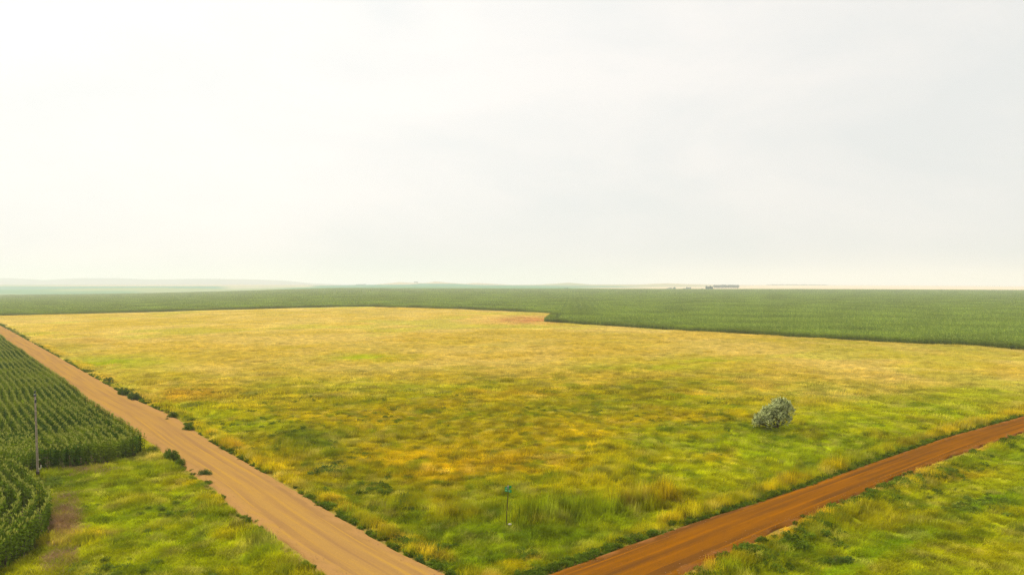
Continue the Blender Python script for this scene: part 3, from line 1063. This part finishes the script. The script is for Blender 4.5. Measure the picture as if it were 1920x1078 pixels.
turf('near_grass', 38, 112, 4.2, G_near, 1, .62, 'long green and golden grass round the sign and along both roads')
turf('mid_grass', 105, 290, .75, G_mid, 2, 1.5, 'drying yellow grass across the middle of the meadow', margin=1.5)
turf('far_grass', 280, 560, .10, G_far, 3, 4.0, 'pale straw coloured grass at the far end of the meadow', margin=5)

# ------------------------------------------------------------------ weeds
M_weed = leaf_mat("weed_leaf", 'INSTANCER', transl=.25, var=.35, scale=1.2)
H = [herb_clump('weed', M_weed, 260, .42, .42, .13, seed=s) for s in range(4)]
wx, wy, ws, wc = [], [], [], []


def add_weeds(x, y, s, c):
    wx.append(x); wy.append(y); ws.append(s); wc.append(np.broadcast_to(c, (len(x), 3)) * (.7 + .6 * rng.random(len(x)))[:, None])


def along(L, n, off, spread, smin, smax, col, y0=30, y1=400, clump=.5, seed=0):
    Lr = resample(L, 3000)
    i = rng.integers(1, 2999, n)
    t = Lr[np.minimum(i + 1, 2999)] - Lr[i - 1]; t /= np.linalg.norm(t, axis=1)[:, None]
    nn = np.stack([-t[:, 1], t[:, 0]], 1)
    d = off + rng.normal(size=n) * spread
    q = Lr[i] + nn * d[:, None]
    m = (fbm(q[:, 0], q[:, 1], 3.5, 200 + seed, 3) > clump) & (q[:, 1] > y0) & (q[:, 1] < y1)
    q = q[m]
    add_weeds(q[:, 0], q[:, 1], rng.uniform(smin, smax, len(q)), col)


DW = np.array((0.110, 0.165, 0.012)); BW = np.array((0.090, 0.145, 0.022)); LW = np.array((0.15, 0.20, 0.02))
along(LR_R, 5200, -.30, .30, .30, .80, DW, seed=1, clump=.40)
along(LR_R, 1800, -1.0, .7, .4, .9, BW, seed=2, clump=.50)
along(LR_L, 1800, .15, .35, .3, .7, DW, seed=3, clump=.48, y1=76)
along(RR_U, 6500, .35, .30, .35, .85, DW, seed=4, clump=.30)  # dense dark row stands in for the shaded foot of the tall grass
along(RR_L, 1700, -.9, .55, .5, 1.1, DW, seed=5, clump=.48)
along(RR_L, 800, -2.0, 1.0, .6, 1.2, DW, seed=6, clump=.52)


def blobweeds(cx_, cy_, sx, sy, n, col, smin=.6, smax=1.3, seed=0, thr=.5):
    x = []
    for _ in range(n):
        p = gp(cx_ + rng.normal() * sx * .6, max(600, cy_ + rng.normal() * sy * .6))
        x.append(p)
    q = np.array(x)
    m = fbm(q[:, 0], q[:, 1], 3, 220 + seed, 3) > thr
    q = q[m & ~inside(lroad_poly, q[:, 0], q[:, 1]) & ~inside(rroad_poly, q[:, 0], q[:, 1]) & ~corn_any(q[:, 0], q[:, 1])]
    add_weeds(q[:, 0], q[:, 1], rng.uniform(smin, smax, len(q)), col)


for (a, b, sx, sy, n_, col, sd_) in [
    (570, 812, 70, 18, 150, DW, 1), (640, 845, 70, 14, 120, DW, 2), (550, 838, 50, 8, 110, BW, 3), (625, 880, 40, 7, 90, BW, 4),
    (748, 940, 22, 12, 50, BW, 5), (690, 915, 40, 14, 80, DW, 6), (810, 1022, 40, 8, 60, DW, 7), (680, 800, 90, 20, 140, DW, 8),
    (1570, 1048, 22, 9, 26, BW, 9), (1400, 1035, 60, 25, 180, DW, 10), (1540, 950, 60, 16, 160, DW, 11), (1010, 1035, 40, 8, 30, DW, 12),
    (820, 760, 260, 22, 130, DW, 13), (1150, 775, 260, 22, 120, DW, 14), (1330, 790, 160, 24, 60, DW, 15), (450, 775, 90, 30, 160, DW, 16),
    (90, 905, 30, 10, 60, LW, 17), (300, 960, 140, 40, 30, LW, 18), (500, 740, 120, 18, 160, DW, 19), (350, 960, 30, 6, 30, DW, 20),
    (1450, 812, 60, 5, 50, DW, 21), (1260, 850, 160, 40, 50, LW, 22), (950, 830, 260, 40, 70, DW, 23), (280, 1070, 200, 20, 40, LW, 24),
    (1850, 950, 60, 12, 60, LW, 25), (1700, 930, 120, 20, 60, DW, 26), (380, 800, 40, 12, 60, DW, 27), (460, 870, 30, 10, 40, DW, 28),
]:
    blobweeds(a, b, sx, sy, n_, col, .4, .95, seed=sd_, thr=.44)
wx, wy, ws, wc = np.concatenate(wx), np.concatenate(wy), np.concatenate(ws), np.vstack(wc)
m = ~(inside(lroad_poly, wx, wy) & (near_road(wx, wy) > .35)) & ~(inside(rroad_poly, wx, wy) & (near_road(wx, wy) > .3))
wx, wy, ws, wc = wx[m], wy[m], ws[m], wc[m]
n = len(wx)
print('weeds', n)
scatter('low_weeds', np.stack([wx, wy, ground_z(wx, wy)], 1), rng.random(n) * 6.28, np.stack([ws, ws, ws * rng.uniform(.6, 1.1, n)], 1), rng.integers(0, 4, n), H, wc,
        label='low dark green broadleaf weeds in the meadow and along the road edges, partly standing in for shaded grass', cat='weeds')

# dead brown stalks on the scorched spot beside the nearest corn
M_dead = simple_mat("dead_stalk", (0.36, 0.22, 0.11), .95, .35, 4)
dead = grass_patch('dead_tuft', .6, 70, .30, .4, .025, M_dead, seed=90, curl=.7)
q = np.array([gp(122 + rng.normal() * 15, 970 + rng.normal() * 26) for _ in range(150)] + [gp(112 + rng.normal() * 14, 1050 + rng.normal() * 14) for _ in range(40)]
             + [gp(140 + rng.normal() * 30, 884 + rng.normal() * 3) for _ in range(70)])
q = q[~inside(leftcorn_poly, q[:, 0], q[:, 1])]
n = len(q)
scatter('dead_stalks', np.column_stack([q, ground_z(q[:, 0], q[:, 1])]), rng.random(n) * 6.28, np.ones((n, 3)) * rng.uniform(.6, 1.2, n)[:, None], np.zeros(n, int), [dead],
        label='dead brown stalks on the bare spot beside the nearest corn rows', cat='dead grass')

# gravel scatter at road edges
M_stone = simple_mat("loose_stone", (0.26, 0.15, 0.06), .95, .3, 3)


def rock_mesh(name, r, seed, mat, sub=1):
    import bmesh
    bm = bmesh.new()
    bmesh.ops.create_icosphere(bm, subdivisions=sub, radius=r)
    rg = np.random.default_rng(seed)
    for v in bm.verts:
        v.co *= 1 + rg.normal() * .16
        v.co.z *= .62
    me = bpy.data.meshes.new(name); bm.to_mesh(me); bm.free()
    me.materials.append(mat)
    return me


stones = [rock_mesh('stone', .05, s, M_stone) for s in range(3)]
sx_, sy_ = [], []
for L, off in ((LR_R, .5), (LR_L, -.5), (RR_U, -.5), (RR_L, .45)):
    Lr = resample(L, 2000)
    i = rng.integers(1, 1999, 1800)
    t = Lr[i + 0] - Lr[i - 1]; t /= np.linalg.norm(t, axis=1)[:, None]
    nn = np.stack([-t[:, 1], t[:, 0]], 1)
    q = Lr[i] + nn * (off + rng.normal(size=1800) * .35)[:, None]
    q = q[(q[:, 1] < 120) & (q[:, 1] > 38)]
    sx_.append(q[:, 0]); sy_.append(q[:, 1])
sx_, sy_ = np.concatenate(sx_), np.concatenate(sy_)
n = len(sx_)
scatter('loose_gravel', np.stack([sx_, sy_, ground_z(sx_, sy_) + .14 + .07 * (inside(lroad_poly, sx_, sy_) | inside(rroad_poly, sx_, sy_))], 1), rng.random(n) * 6.28, np.ones((n, 3)) * rng.uniform(.3, .75, n)[:, None], rng.integers(0, 3, n), stones,
        label='loose gravel stones along the road edges', cat='gravel')

# ------------------------------------------------------------------ single weed bushes one can point to
M_bush = leaf_mat("bush_leaf", None, (0.10, 0.155, 0.012), .22, .40, 2.2)
M_bush2 = leaf_mat("bush_leaf_bluish", None, (0.095, 0.150, 0.028), .22, .35, 2.2)
M_stem = simple_mat("weed_stem", (0.16, 0.13, 0.06), .9)


def weed_bush(px, py, w, d, h, mat, label, rz, n=2600, leaf=.13, seed=0):
    p = gp(px, py)
    z = float(ground_z(np.array([p[0]]), np.array([p[1]]))[0])
    root = empty('weed_bush', (p[0], p[1], z + .02), label, 'bush', 'dark weed bushes beside the gravel road', rz)
    f = link('foliage', herb_clump('foliage', mat, n, 1.0, 1.0, leaf, seed=seed, broad=.35), root)
    # shape it: uneven mound, several overlapping clumps
    rg = np.random.default_rng(seed)
    me = f.data
    co = np.empty(len(me.vertices) * 3, np.float32); me.vertices.foreach_get('co', co); co = co.reshape(-1, 3)
    a = np.arctan2(co[:, 1], co[:, 0])
    k = 1 + .18 * np.sin(2 * a + seed) + .12 * np.sin(5 * a + 2 * seed)
    co[:, 0] *= w / 2 * k; co[:, 1] *= d / 2 * k; co[:, 2] *= h * .8 * (1 + .15 * np.sin(3 * co[:, 0] / w * 6.28))
    me.vertices.foreach_set('co', co.ravel())
    P, W, S = [], [], []
    for i in range(26):
        a = rg.random() * 6.28; rr = .8 * rg.random()
        tip = np.array((math.cos(a) * rr * w / 2, math.sin(a) * rr * d / 2, h * (1.02 - .4 * rr)))
        P.append([tip * .05, tip * .5 + np.array((0, 0, .05)), tip * 1.08]); W.append([.035, .022, 0]); S.append(np.array((1, 0, 0)))
    Vs, Fs = strip_blades(P, W, S)
    link('stem', mesh_np('stem', np.array(Vs), Fs, [M_stem]), root)
    return root


rzL = math.atan2(UL[1], UL[0])
weed_bush(321, 862, 2.6, 1.5, 1.15, M_bush, 'largest dark green weed bush at the left edge of the gravel road', rzL, 3600, .15, 1)
weed_bush(338, 872, 1.5, 1.1, .8, M_bush, 'dark weed bush touching the near end of the largest one', rzL, 1800, .15, 2)
weed_bush(384, 891, 1.5, 1.0, .65, M_bush2, 'low dark weed bush alone at the left road edge, nearer than the largest', 0, 1700, .15, 3)
weed_bush(288, 849, 1.5, 1.4, .8, M_bush, 'dark weed bush at the corner of the corn block', 0, 1700, .15, 4)
weed_bush(204, 716, 3.0, 1.4, .9, M_bush2, 'long dark weed bush by the right road edge, farthest of the row', rzL, 1600, .22, 5)
weed_bush(233, 741, 2.6, 1.7, 1.2, M_bush2, 'rounded bluish weed bush on the right road edge, left one of a close pair', rzL, 2000, .22, 6)
weed_bush(251, 749, 2.9, 1.8, 1.2, M_bush2, 'rounded dark weed bush on the right road edge, right one of a close pair', rzL, 2000, .22, 7)
weed_bush(324, 783, 1.3, 1.1, 1.0, M_bush, 'upright dark weed bush on the right road edge beside a tiny one', 0, 1400, .18, 8)
weed_bush(313, 788, .7, .6, .4, M_bush, 'tiny dark weed bush standing on the gravel at the right road edge', 0, 600, .14, 9)
weed_bush(354, 807, 1.6, 1.3, .9, M_bush, 'dark round weed bush above a pale gravel patch at the right road edge', 0, 1600, .18, 10)
weed_bush(748, 950, 1.5, 1.0, .55, M_bush2, 'dark weed bush in the meadow to the left of the sign post', 0, 1500, .15, 11)
weed_bush(1566, 1052, 1.9, 1.0, .6, M_bush, 'dark weed bush in the grass below the orange dirt road', -.4, 1700, .15, 12)

# ------------------------------------------------------------------ silver leaved tree in the meadow
M_silver = leaf_mat("silver_leaf", None, (0.60, 0.64, 0.30), .10, .30, 3.5, 1.0, 0.0)
M_silver2 = leaf_mat("green_leaf", None, (0.15, 0.18, 0.06), .10, .30, 3.5)
M_bark = simple_mat("dark_bark", (0.07, 0.05, 0.035), .95, .4, 6, .4)


def tube(P, R, k=6):
    """tapered tube along points"""
    P = [Vector(p) for p in P]
    Vs, Fs = [], []
    for i, p in enumerate(P):
        d = (P[min(i + 1, len(P) - 1)] - P[max(i - 1, 0)]).normalized()
        a = d.orthogonal().normalized(); b = d.cross(a)
        for j in range(k):
            t = j / k * 2 * math.pi
            Vs.append(p + (a * math.cos(t) + b * math.sin(t)) * R[i])
    for i in range(len(P) - 1):
        for j in range(k):
            Fs.append((i * k + j, i * k + (j + 1) % k, (i + 1) * k + (j + 1) % k, (i + 1) * k + j))
    Fs.append(tuple(range(k))[::-1]); Fs.append(tuple(range((len(P) - 1) * k, len(P) * k)))
    return Vs, Fs


def join(parts):
    Vs, Fs = [], []
    for v, f in parts:
        b = len(Vs); Vs += [tuple(q) for q in v]; Fs += [tuple(i + b for i in ff) for ff in f]
    return Vs, Fs


tp = gp(1455, 806)
tzb = float(ground_z(np.array([tp[0]]), np.array([tp[1]]))[0])
tree = empty('silver_tree', (tp[0], tp[1], tzb - .05), 'lone bushy tree with silvery grey leaves standing in the meadow', 'tree')
lobes = [(.75, .1, 2.95, 1.05), (1.35, -.3, 2.45, .85), (1.1, .7, 2.1, .9), (.05, -.3, 2.65, .95), (-.7, .3, 2.25, .95), (-1.4, -.2, 1.75, .85),
         (-2.1, .1, 1.35, .70), (-2.5, -.3, 1.0, .50), (-1.2, -.7, 1.15, .80), (.2, -.9, 1.7, .9), (1.0, -.7, 1.35, .70), (-.4, .9, 1.6, .9), (-2.0, .5, .8, .55), (.3, .3, 3.3, .6), (1.3, .1, 3.1, .55)]
rg = np.random.default_rng(5)
lp = [[], [], []]; lp2 = [[], [], []]
tw = []
for (lx, ly, lz, lr) in lobes:
    # sprays: short leafy shoots through each lobe, denser outside
    for s in range(int(190 * lr ** 1.5)):
        v = rg.normal(size=3); v /= np.linalg.norm(v)
        v[2] = abs(v[2]) * .9 + v[2] * .1 if rg.random() < .75 else v[2]
        q = (.45 + .6 * rg.random() ** .6)
        c = np.array((lx, ly, lz)) + v * lr * q * np.array((1, 1, .9))
        if c[2] < .25 or (c[2] < .8 and abs(c[0]) < 1.5 and rg.random() < .5): continue
        d = v * .7 + np.array((0, 0, .7)) + rg.normal(size=3) * .35; d /= np.linalg.norm(d)
        L = .34 * (.6 + .8 * rg.random())
        tw.append(([c - d * L * .6, c + d * L], [.012, .005]))
        tgt = lp if rg.random() < .66 else lp2
        for k in range(11):
            b = c + d * L * (k / 10 - .25)
            dd = d * .6 + rg.normal(size=3) * .8; dd /= np.linalg.norm(dd)
            sd2 = np.cross(dd, rg.normal(size=3)); sd2 /= np.linalg.norm(sd2)
            l_ = .13 * (.6 + .8 * rg.random())
            tgt[0].append([b, b + dd * l_ * .5, b + dd * l_]); tgt[1].append([.02, .066, 0]); tgt[2].append(sd2)
Vs, Fs = strip_blades(*lp)
V2, F2 = strip_blades(*lp2)
b = len(Vs)
me = mesh_np('crown', np.array(Vs + V2), Fs + [tuple(i + b for i in f) for f in F2], [M_silver, M_silver2])
me.polygons.foreach_set('material_index', [0] * len(Fs) + [1] * len(F2))
link('crown', me, tree)
parts = []
parts.append(tube([(.05, 0, -.1), (.1, 0, .35), (.25, .0, .9)], [.17, .14, .10], 8))
for (lx, ly, lz, lr) in lobes:
    base = (.1 + rg.normal() * .08, rg.normal() * .08, .15 + rg.random() * .3)
    mid = (lx * .45 + rg.normal() * .1, ly * .45, lz * .5 + .05)
    parts.append(tube([base, mid, (lx, ly, lz)], [.065, .045, .015], 5))
    for k in range(5):
        v = rg.normal(size=3) * lr * .6
        parts.append(tube([mid, ((lx + v[0]) * .8 + mid[0] * .2, (ly + v[1]) * .8, lz * .85 + v[2] * .5), (lx + v[0], ly + v[1], lz + v[2])], [.028, .018, .006], 4))
for P, R in tw[::3]:
    parts.append(tube(P, R, 3))
v, f = join(parts)
link('trunk', mesh_np('trunk', np.array(v), f, [M_bark]), tree)

# ------------------------------------------------------------------ utility pole
M_pole = simple_mat("weathered_pole_wood", (0.34, 0.275, 0.20), .9, .3, 5, .3)
M_darkm = simple_mat("dark_fitting", (0.04, 0.045, 0.05), .5, .2, 6)
M_tar = simple_mat("dark_pole_foot", (0.07, 0.045, 0.035), .9, .3, 6)
M_pale = simple_mat("pale_marker", (0.62, 0.58, 0.38), .6, .1, 3)
pp = gp(71, 893)
pz = float(ground_z(np.array([pp[0]]), np.array([pp[1]]))[0])
pole = empty('utility_pole', (pp[0], pp[1], pz), 'slender weathered wooden utility pole at the corner of the corn field', 'utility pole')
lean = Vector((-.27, 0, 7.72))
P = [Vector((0, 0, -.3)), Vector((0, 0, .45))] + [Vector((0, 0, 0)) + lean * t for t in (.1, .3, .5, .7, .85, 1)]
v, f = tube(P, [.118, .114, .108, .101, .094, .087, .080, .074], 14)
link('pole', mesh_np('pole', np.array([tuple(q) for q in v]), f, [M_pole], smooth=True), pole)
v, f = tube([(0, 0, -.1), (0, 0, .42), (0, 0, .50)], [.155, .150, .138], 14)
link('pole_foot', mesh_np('pole_foot', np.array([tuple(q) for q in v]), f, [M_tar]), pole)
top = lean
parts = [tube([top + Vector((0, 0, -.05)), top + Vector((0, 0, .12)), top + Vector((0, 0, .14))], [.125, .12, .04], 10)]
parts.append(tube([top + Vector((0, 0, .1)), top + Vector((0, 0, .30))], [.022, .018], 6))
v, f = join(parts)
link('pole_cap', mesh_np('pole_cap', np.array(v), f, [M_darkm]), pole)
c = top + Vector((0, 0, .26))
v, f = tube([c, c + Vector((0, 0, .06)), c + Vector((0, 0, .10)), c + Vector((0, 0, .17)), c + Vector((0, 0, .21))], [.05, .085, .055, .075, .03], 10)
link('insulator', mesh_np('insulator', np.array([tuple(q) for q in v]), f, [M_darkm], smooth=True), pole)
v, f = tube([(-.14, -.12, 7.05), (-.14, -.12, 7.35)], [.08, .08], 12)
link('fuse_box', mesh_np('fuse_box', np.array([tuple(q) for q in v]), f, [M_darkm]), pole)
# ground wire stapled down the pole
v, f = tube([(.10, -.13, .5), (.02, -.125, 3.0), (-.10, -.105, 6.2)], [.012] * 3, 4)
link('ground_wire', mesh_np('ground_wire', np.array([tuple(q) for q in v]), f, [M_darkm]), pole)
# bent pale marker and small step low on the right side
v, f = tube([(.10, -.06, .80), (.26, -.08, .78), (.34, -.08, .86), (.35, -.08, 1.12)], [.045, .045, .045, .042], 6)
link('marker', mesh_np('marker', np.array([tuple(q) for q in v]), f, [M_pale]), pole)
v, f = tube([(.08, -.06, 1.62), (.26, -.08, 1.66)], [.03, .028], 6)
link('pole_step', mesh_np('pole_step', np.array([tuple(q) for q in v]), f, [M_pale]), pole)

# ------------------------------------------------------------------ street name sign
M_post = simple_mat("rusty_post", (0.060, 0.032, 0.014), .8, .3, 8)
M_green = simple_mat("sign_green", (0.003, 0.30, 0.075), .45, .12, 4)
M_white = simple_mat("sign_letter", (0.62, 0.78, 0.68), .5, .05, 4)
M_clamp = simple_mat("grey_clamp", (0.28, 0.24, 0.24), .5, .15, 5)
sp = gp(950, 985)
sz = float(ground_z(np.array([sp[0]]), np.array([sp[1]]))[0])
sign = empty('street_sign', (sp[0], sp[1], sz), 'green street name sign of crossed blades on a thin post in the grass', 'sign')


def boxm(name, size, mat, M=Matrix.Identity(4), bevel=0.0):
    import bmesh
    bm = bmesh.new()
    bmesh.ops.create_cube(bm, size=1)
    for v in bm.verts: v.co = Vector((v.co.x * size[0], v.co.y * size[1], v.co.z * size[2]))
    if bevel:
        bmesh.ops.bevel(bm, geom=bm.edges[:], offset=bevel, segments=2, affect='EDGES')
    bm.transform(M)
    me = bpy.data.meshes.new(name); bm.to_mesh(me); bm.free()
    me.materials.append(mat)
    return me


v, f = tube([(-.01, 0, -.3), (0, 0, 1.0), (.11, 0, 2.62), (.125, 0, 3.04)], [.034, .032, .031, .030], 8)
link('post', mesh_np('post', np.array([tuple(q) for q in v]), f, [M_post], smooth=True), sign)
tx_ = .11
a1, a2 = math.radians(-38), math.radians(40)


def blade(z, ang_, w, h, strokes):
    M = Matrix.Translation((tx_, 0, z)) @ Matrix.Rotation(ang_, 4, 'Z')
    b = link('sign_blade', boxm('sign_blade', (w, .012, h), M_green, M, .003), sign)
    for side in (-1, 1):
        parts = []
        for (cx2, cz2, sw, sh) in strokes:
            me = boxm('s', (sw, .003, sh), M_white, M @ Matrix.Translation((cx2 * side * -1, side * .0085, cz2)))
            parts.append((me, Matrix.Identity(4)))
        link('lettering', merge_mesh('lettering', parts, [M_white]), b)
    return b


def glyphs(x0, n, hh, sw, gap):
    """small worn letters, too small to be read at this distance: separate strokes of about the right size"""
    out = []
    r2 = random.Random(int(x0 * 1000) + n)
    for i in range(n):
        x = x0 + i * (sw + gap)
        out.append((x - sw * .38, 0, .014, hh))
        out.append((x + sw * .10, hh * .43, sw * .7, .014))
        if r2.random() < .7: out.append((x + sw * .08, -hh * .02, sw * .6, .013))
        if r2.random() < .6: out.append((x + sw * .38, -hh * .2, .014, hh * .55))
    return out


blade(2.76, a1, .66, .22, glyphs(-.22, 2, .12, .075, .025) + glyphs(.07, 2, .12, .075, .025))
blade(2.99, a2, .66, .20, glyphs(-.20, 3, .085, .055, .02))
link('bracket', boxm('bracket', (.10, .07, .16), M_clamp, Matrix.Translation((tx_ + .0, -.06, 3.02)), .01), sign)
v, f = tube([(tx_, 0, 2.85), (tx_, 0, 3.14)], [.036, .036], 8)
link('post_cap', mesh_np('post_cap', np.array([tuple(q) for q in v]), f, [M_clamp]), sign)

M_palest = simple_mat("pale_stone", (0.42, 0.38, 0.32), .9, .25, 4, .3)
st = gp(956, 984)
o = link('field_stone', rock_mesh('field_stone', .13, 8, M_palest, 2), loc=(st[0], st[1] - .15, float(ground_z(np.array([st[0]]), np.array([st[1]]))[0]) + .22))
tag(o, 'small pale stone lying at the foot of the sign post', 'stone')

# ------------------------------------------------------------------ far trees
M_farleaf = leaf_mat("far_tree_leaf", None, (0.035, 0.125, 0.125), .15, .35, .3)  # teal of the distant haze is put into the leaf colour


def far_crown(seed, w, h):
    rg = np.random.default_rng(seed)
    P, W, S = [], [], []
    for i in range(380):
        v = rg.normal(size=3); v /= np.linalg.norm(v)
        q = rg.random() ** .4
        c = np.array((v[0] * w / 2 * q, v[1] * w / 2 * q, h * .55 + v[2] * h * .45 * q))
        d = rg.normal(size=3); d /= np.linalg.norm(d)
        s = np.cross(d, rg.normal(size=3)); s /= np.linalg.norm(s)
        L = h * .16
        P.append([c, c + d * L * .5, c + d * L]); W.append([L * .2, L * .7, 0]); S.append(s)
    Vs, Fs = strip_blades(P, W, S)
    return mesh_np('crown', np.array(Vs), Fs, [M_farleaf])


crowns = [far_crown(s, 1.0, 1.0) for s in range(4)]
v, f = tube([(0, 0, -.05), (0, 0, .5)], [.04, .02], 5)
trunk_me = mesh_np('trunk', np.array([tuple(q) for q in v]), f, [M_bark])


def far_trees(D, x0, x1, n, h, w, label, group, hv=.15, cat='tree'):
    for i in range(n):
        px = x0 + (x1 - x0) * ((i + .5) / n) + random.uniform(-.2, .2) * (x1 - x0) / n
        Dd = D + random.uniform(-15, 15)
        X = (px - 960) / FPX * Dd
        z = float(terrain(np.array([X]), np.array([Dd]))[0])
        t = empty('tree', (X, Dd, z - .3), label, cat, group)
        hh = h * random.uniform(1 - hv, 1 + hv)
        t.scale = (w, w, hh)
        t.rotation_euler[2] = random.uniform(0, 6.28)
        link('crown', crowns[i % 4], t); link('trunk', trunk_me, t)


far_trees(3050, 1339, 1384, 16, 14.5, 14, 'dark tree in the long even windbreak on the horizon', 'trees of the long windbreak', .06)
far_trees(2030, 1323, 1337, 4, 10.5, 6.5, 'dark green tree in the near clump left of the windbreak', 'trees of the clump beside the windbreak', .15)
far_trees(2700, 1250, 1267, 5, 8, 8, 'hazy tree in the leftmost of three faint rows before the windbreak', 'trees of the leftmost faint row', .3)
far_trees(2700, 1281, 1295, 5, 8, 7, 'hazy tree in the middle of three faint rows before the windbreak', 'trees of the middle faint row', .35)
far_trees(2700, 1300, 1322, 7, 5, 8, 'hazy low tree in the faint row closest to the windbreak', 'trees of the low faint row', .3)
far_trees(2300, 1046, 1052, 2, 6, 6, 'small hazy tree, left pair of the two above the dark corn edge', 'left pair of trees on the horizon')
far_trees(2300, 1058, 1066, 3, 8, 6, 'small hazy tree, right group of the two above the middle of the corn', 'right group of trees on the horizon')
far_trees(4780, 777, 784, 3, 8, 12, 'tiny hazy tree on the crest between the two tan hills', 'trees on the hill crest')
far_trees(4780, 1440, 1550, 22, 5, 34, 'pale hazy tree in the faint far line right of the windbreak', 'trees of the far pale line', .3)
far_trees(4780, 668, 685, 5, 5, 20, 'pale hazy tree on the ridge left of the tan hills', 'trees on the left ridge', .3)

# ------------------------------------------------------------------ haze
zmin, zmax = float(V[:, 2].min()), float(V[:, 2].max())
m, n_, l_ = new_mat("hazy_air")
out = N(n_, 'ShaderNodeOutputMaterial')
pv = N(n_, 'ShaderNodeVolumePrincipled')
pv.inputs['Color'].default_value = (0.80, 0.83, 0.83, 1)
pv.inputs['Density'].default_value = 0.00021
pv.inputs['Anisotropy'].default_value = 0.12
l_.new(pv.outputs[0], out.inputs['Volume'])
S_ = 12600
me = boxm('haze', (2 * S_, 2 * S_, (zmax + 6) - (zmin - 1.5)), m, Matrix.Translation((0, 0, ((zmax + 6) + (zmin - 1.5)) / 2)))
tag(link('haze', me), kind='stuff')
print('z range', zmin, zmax)
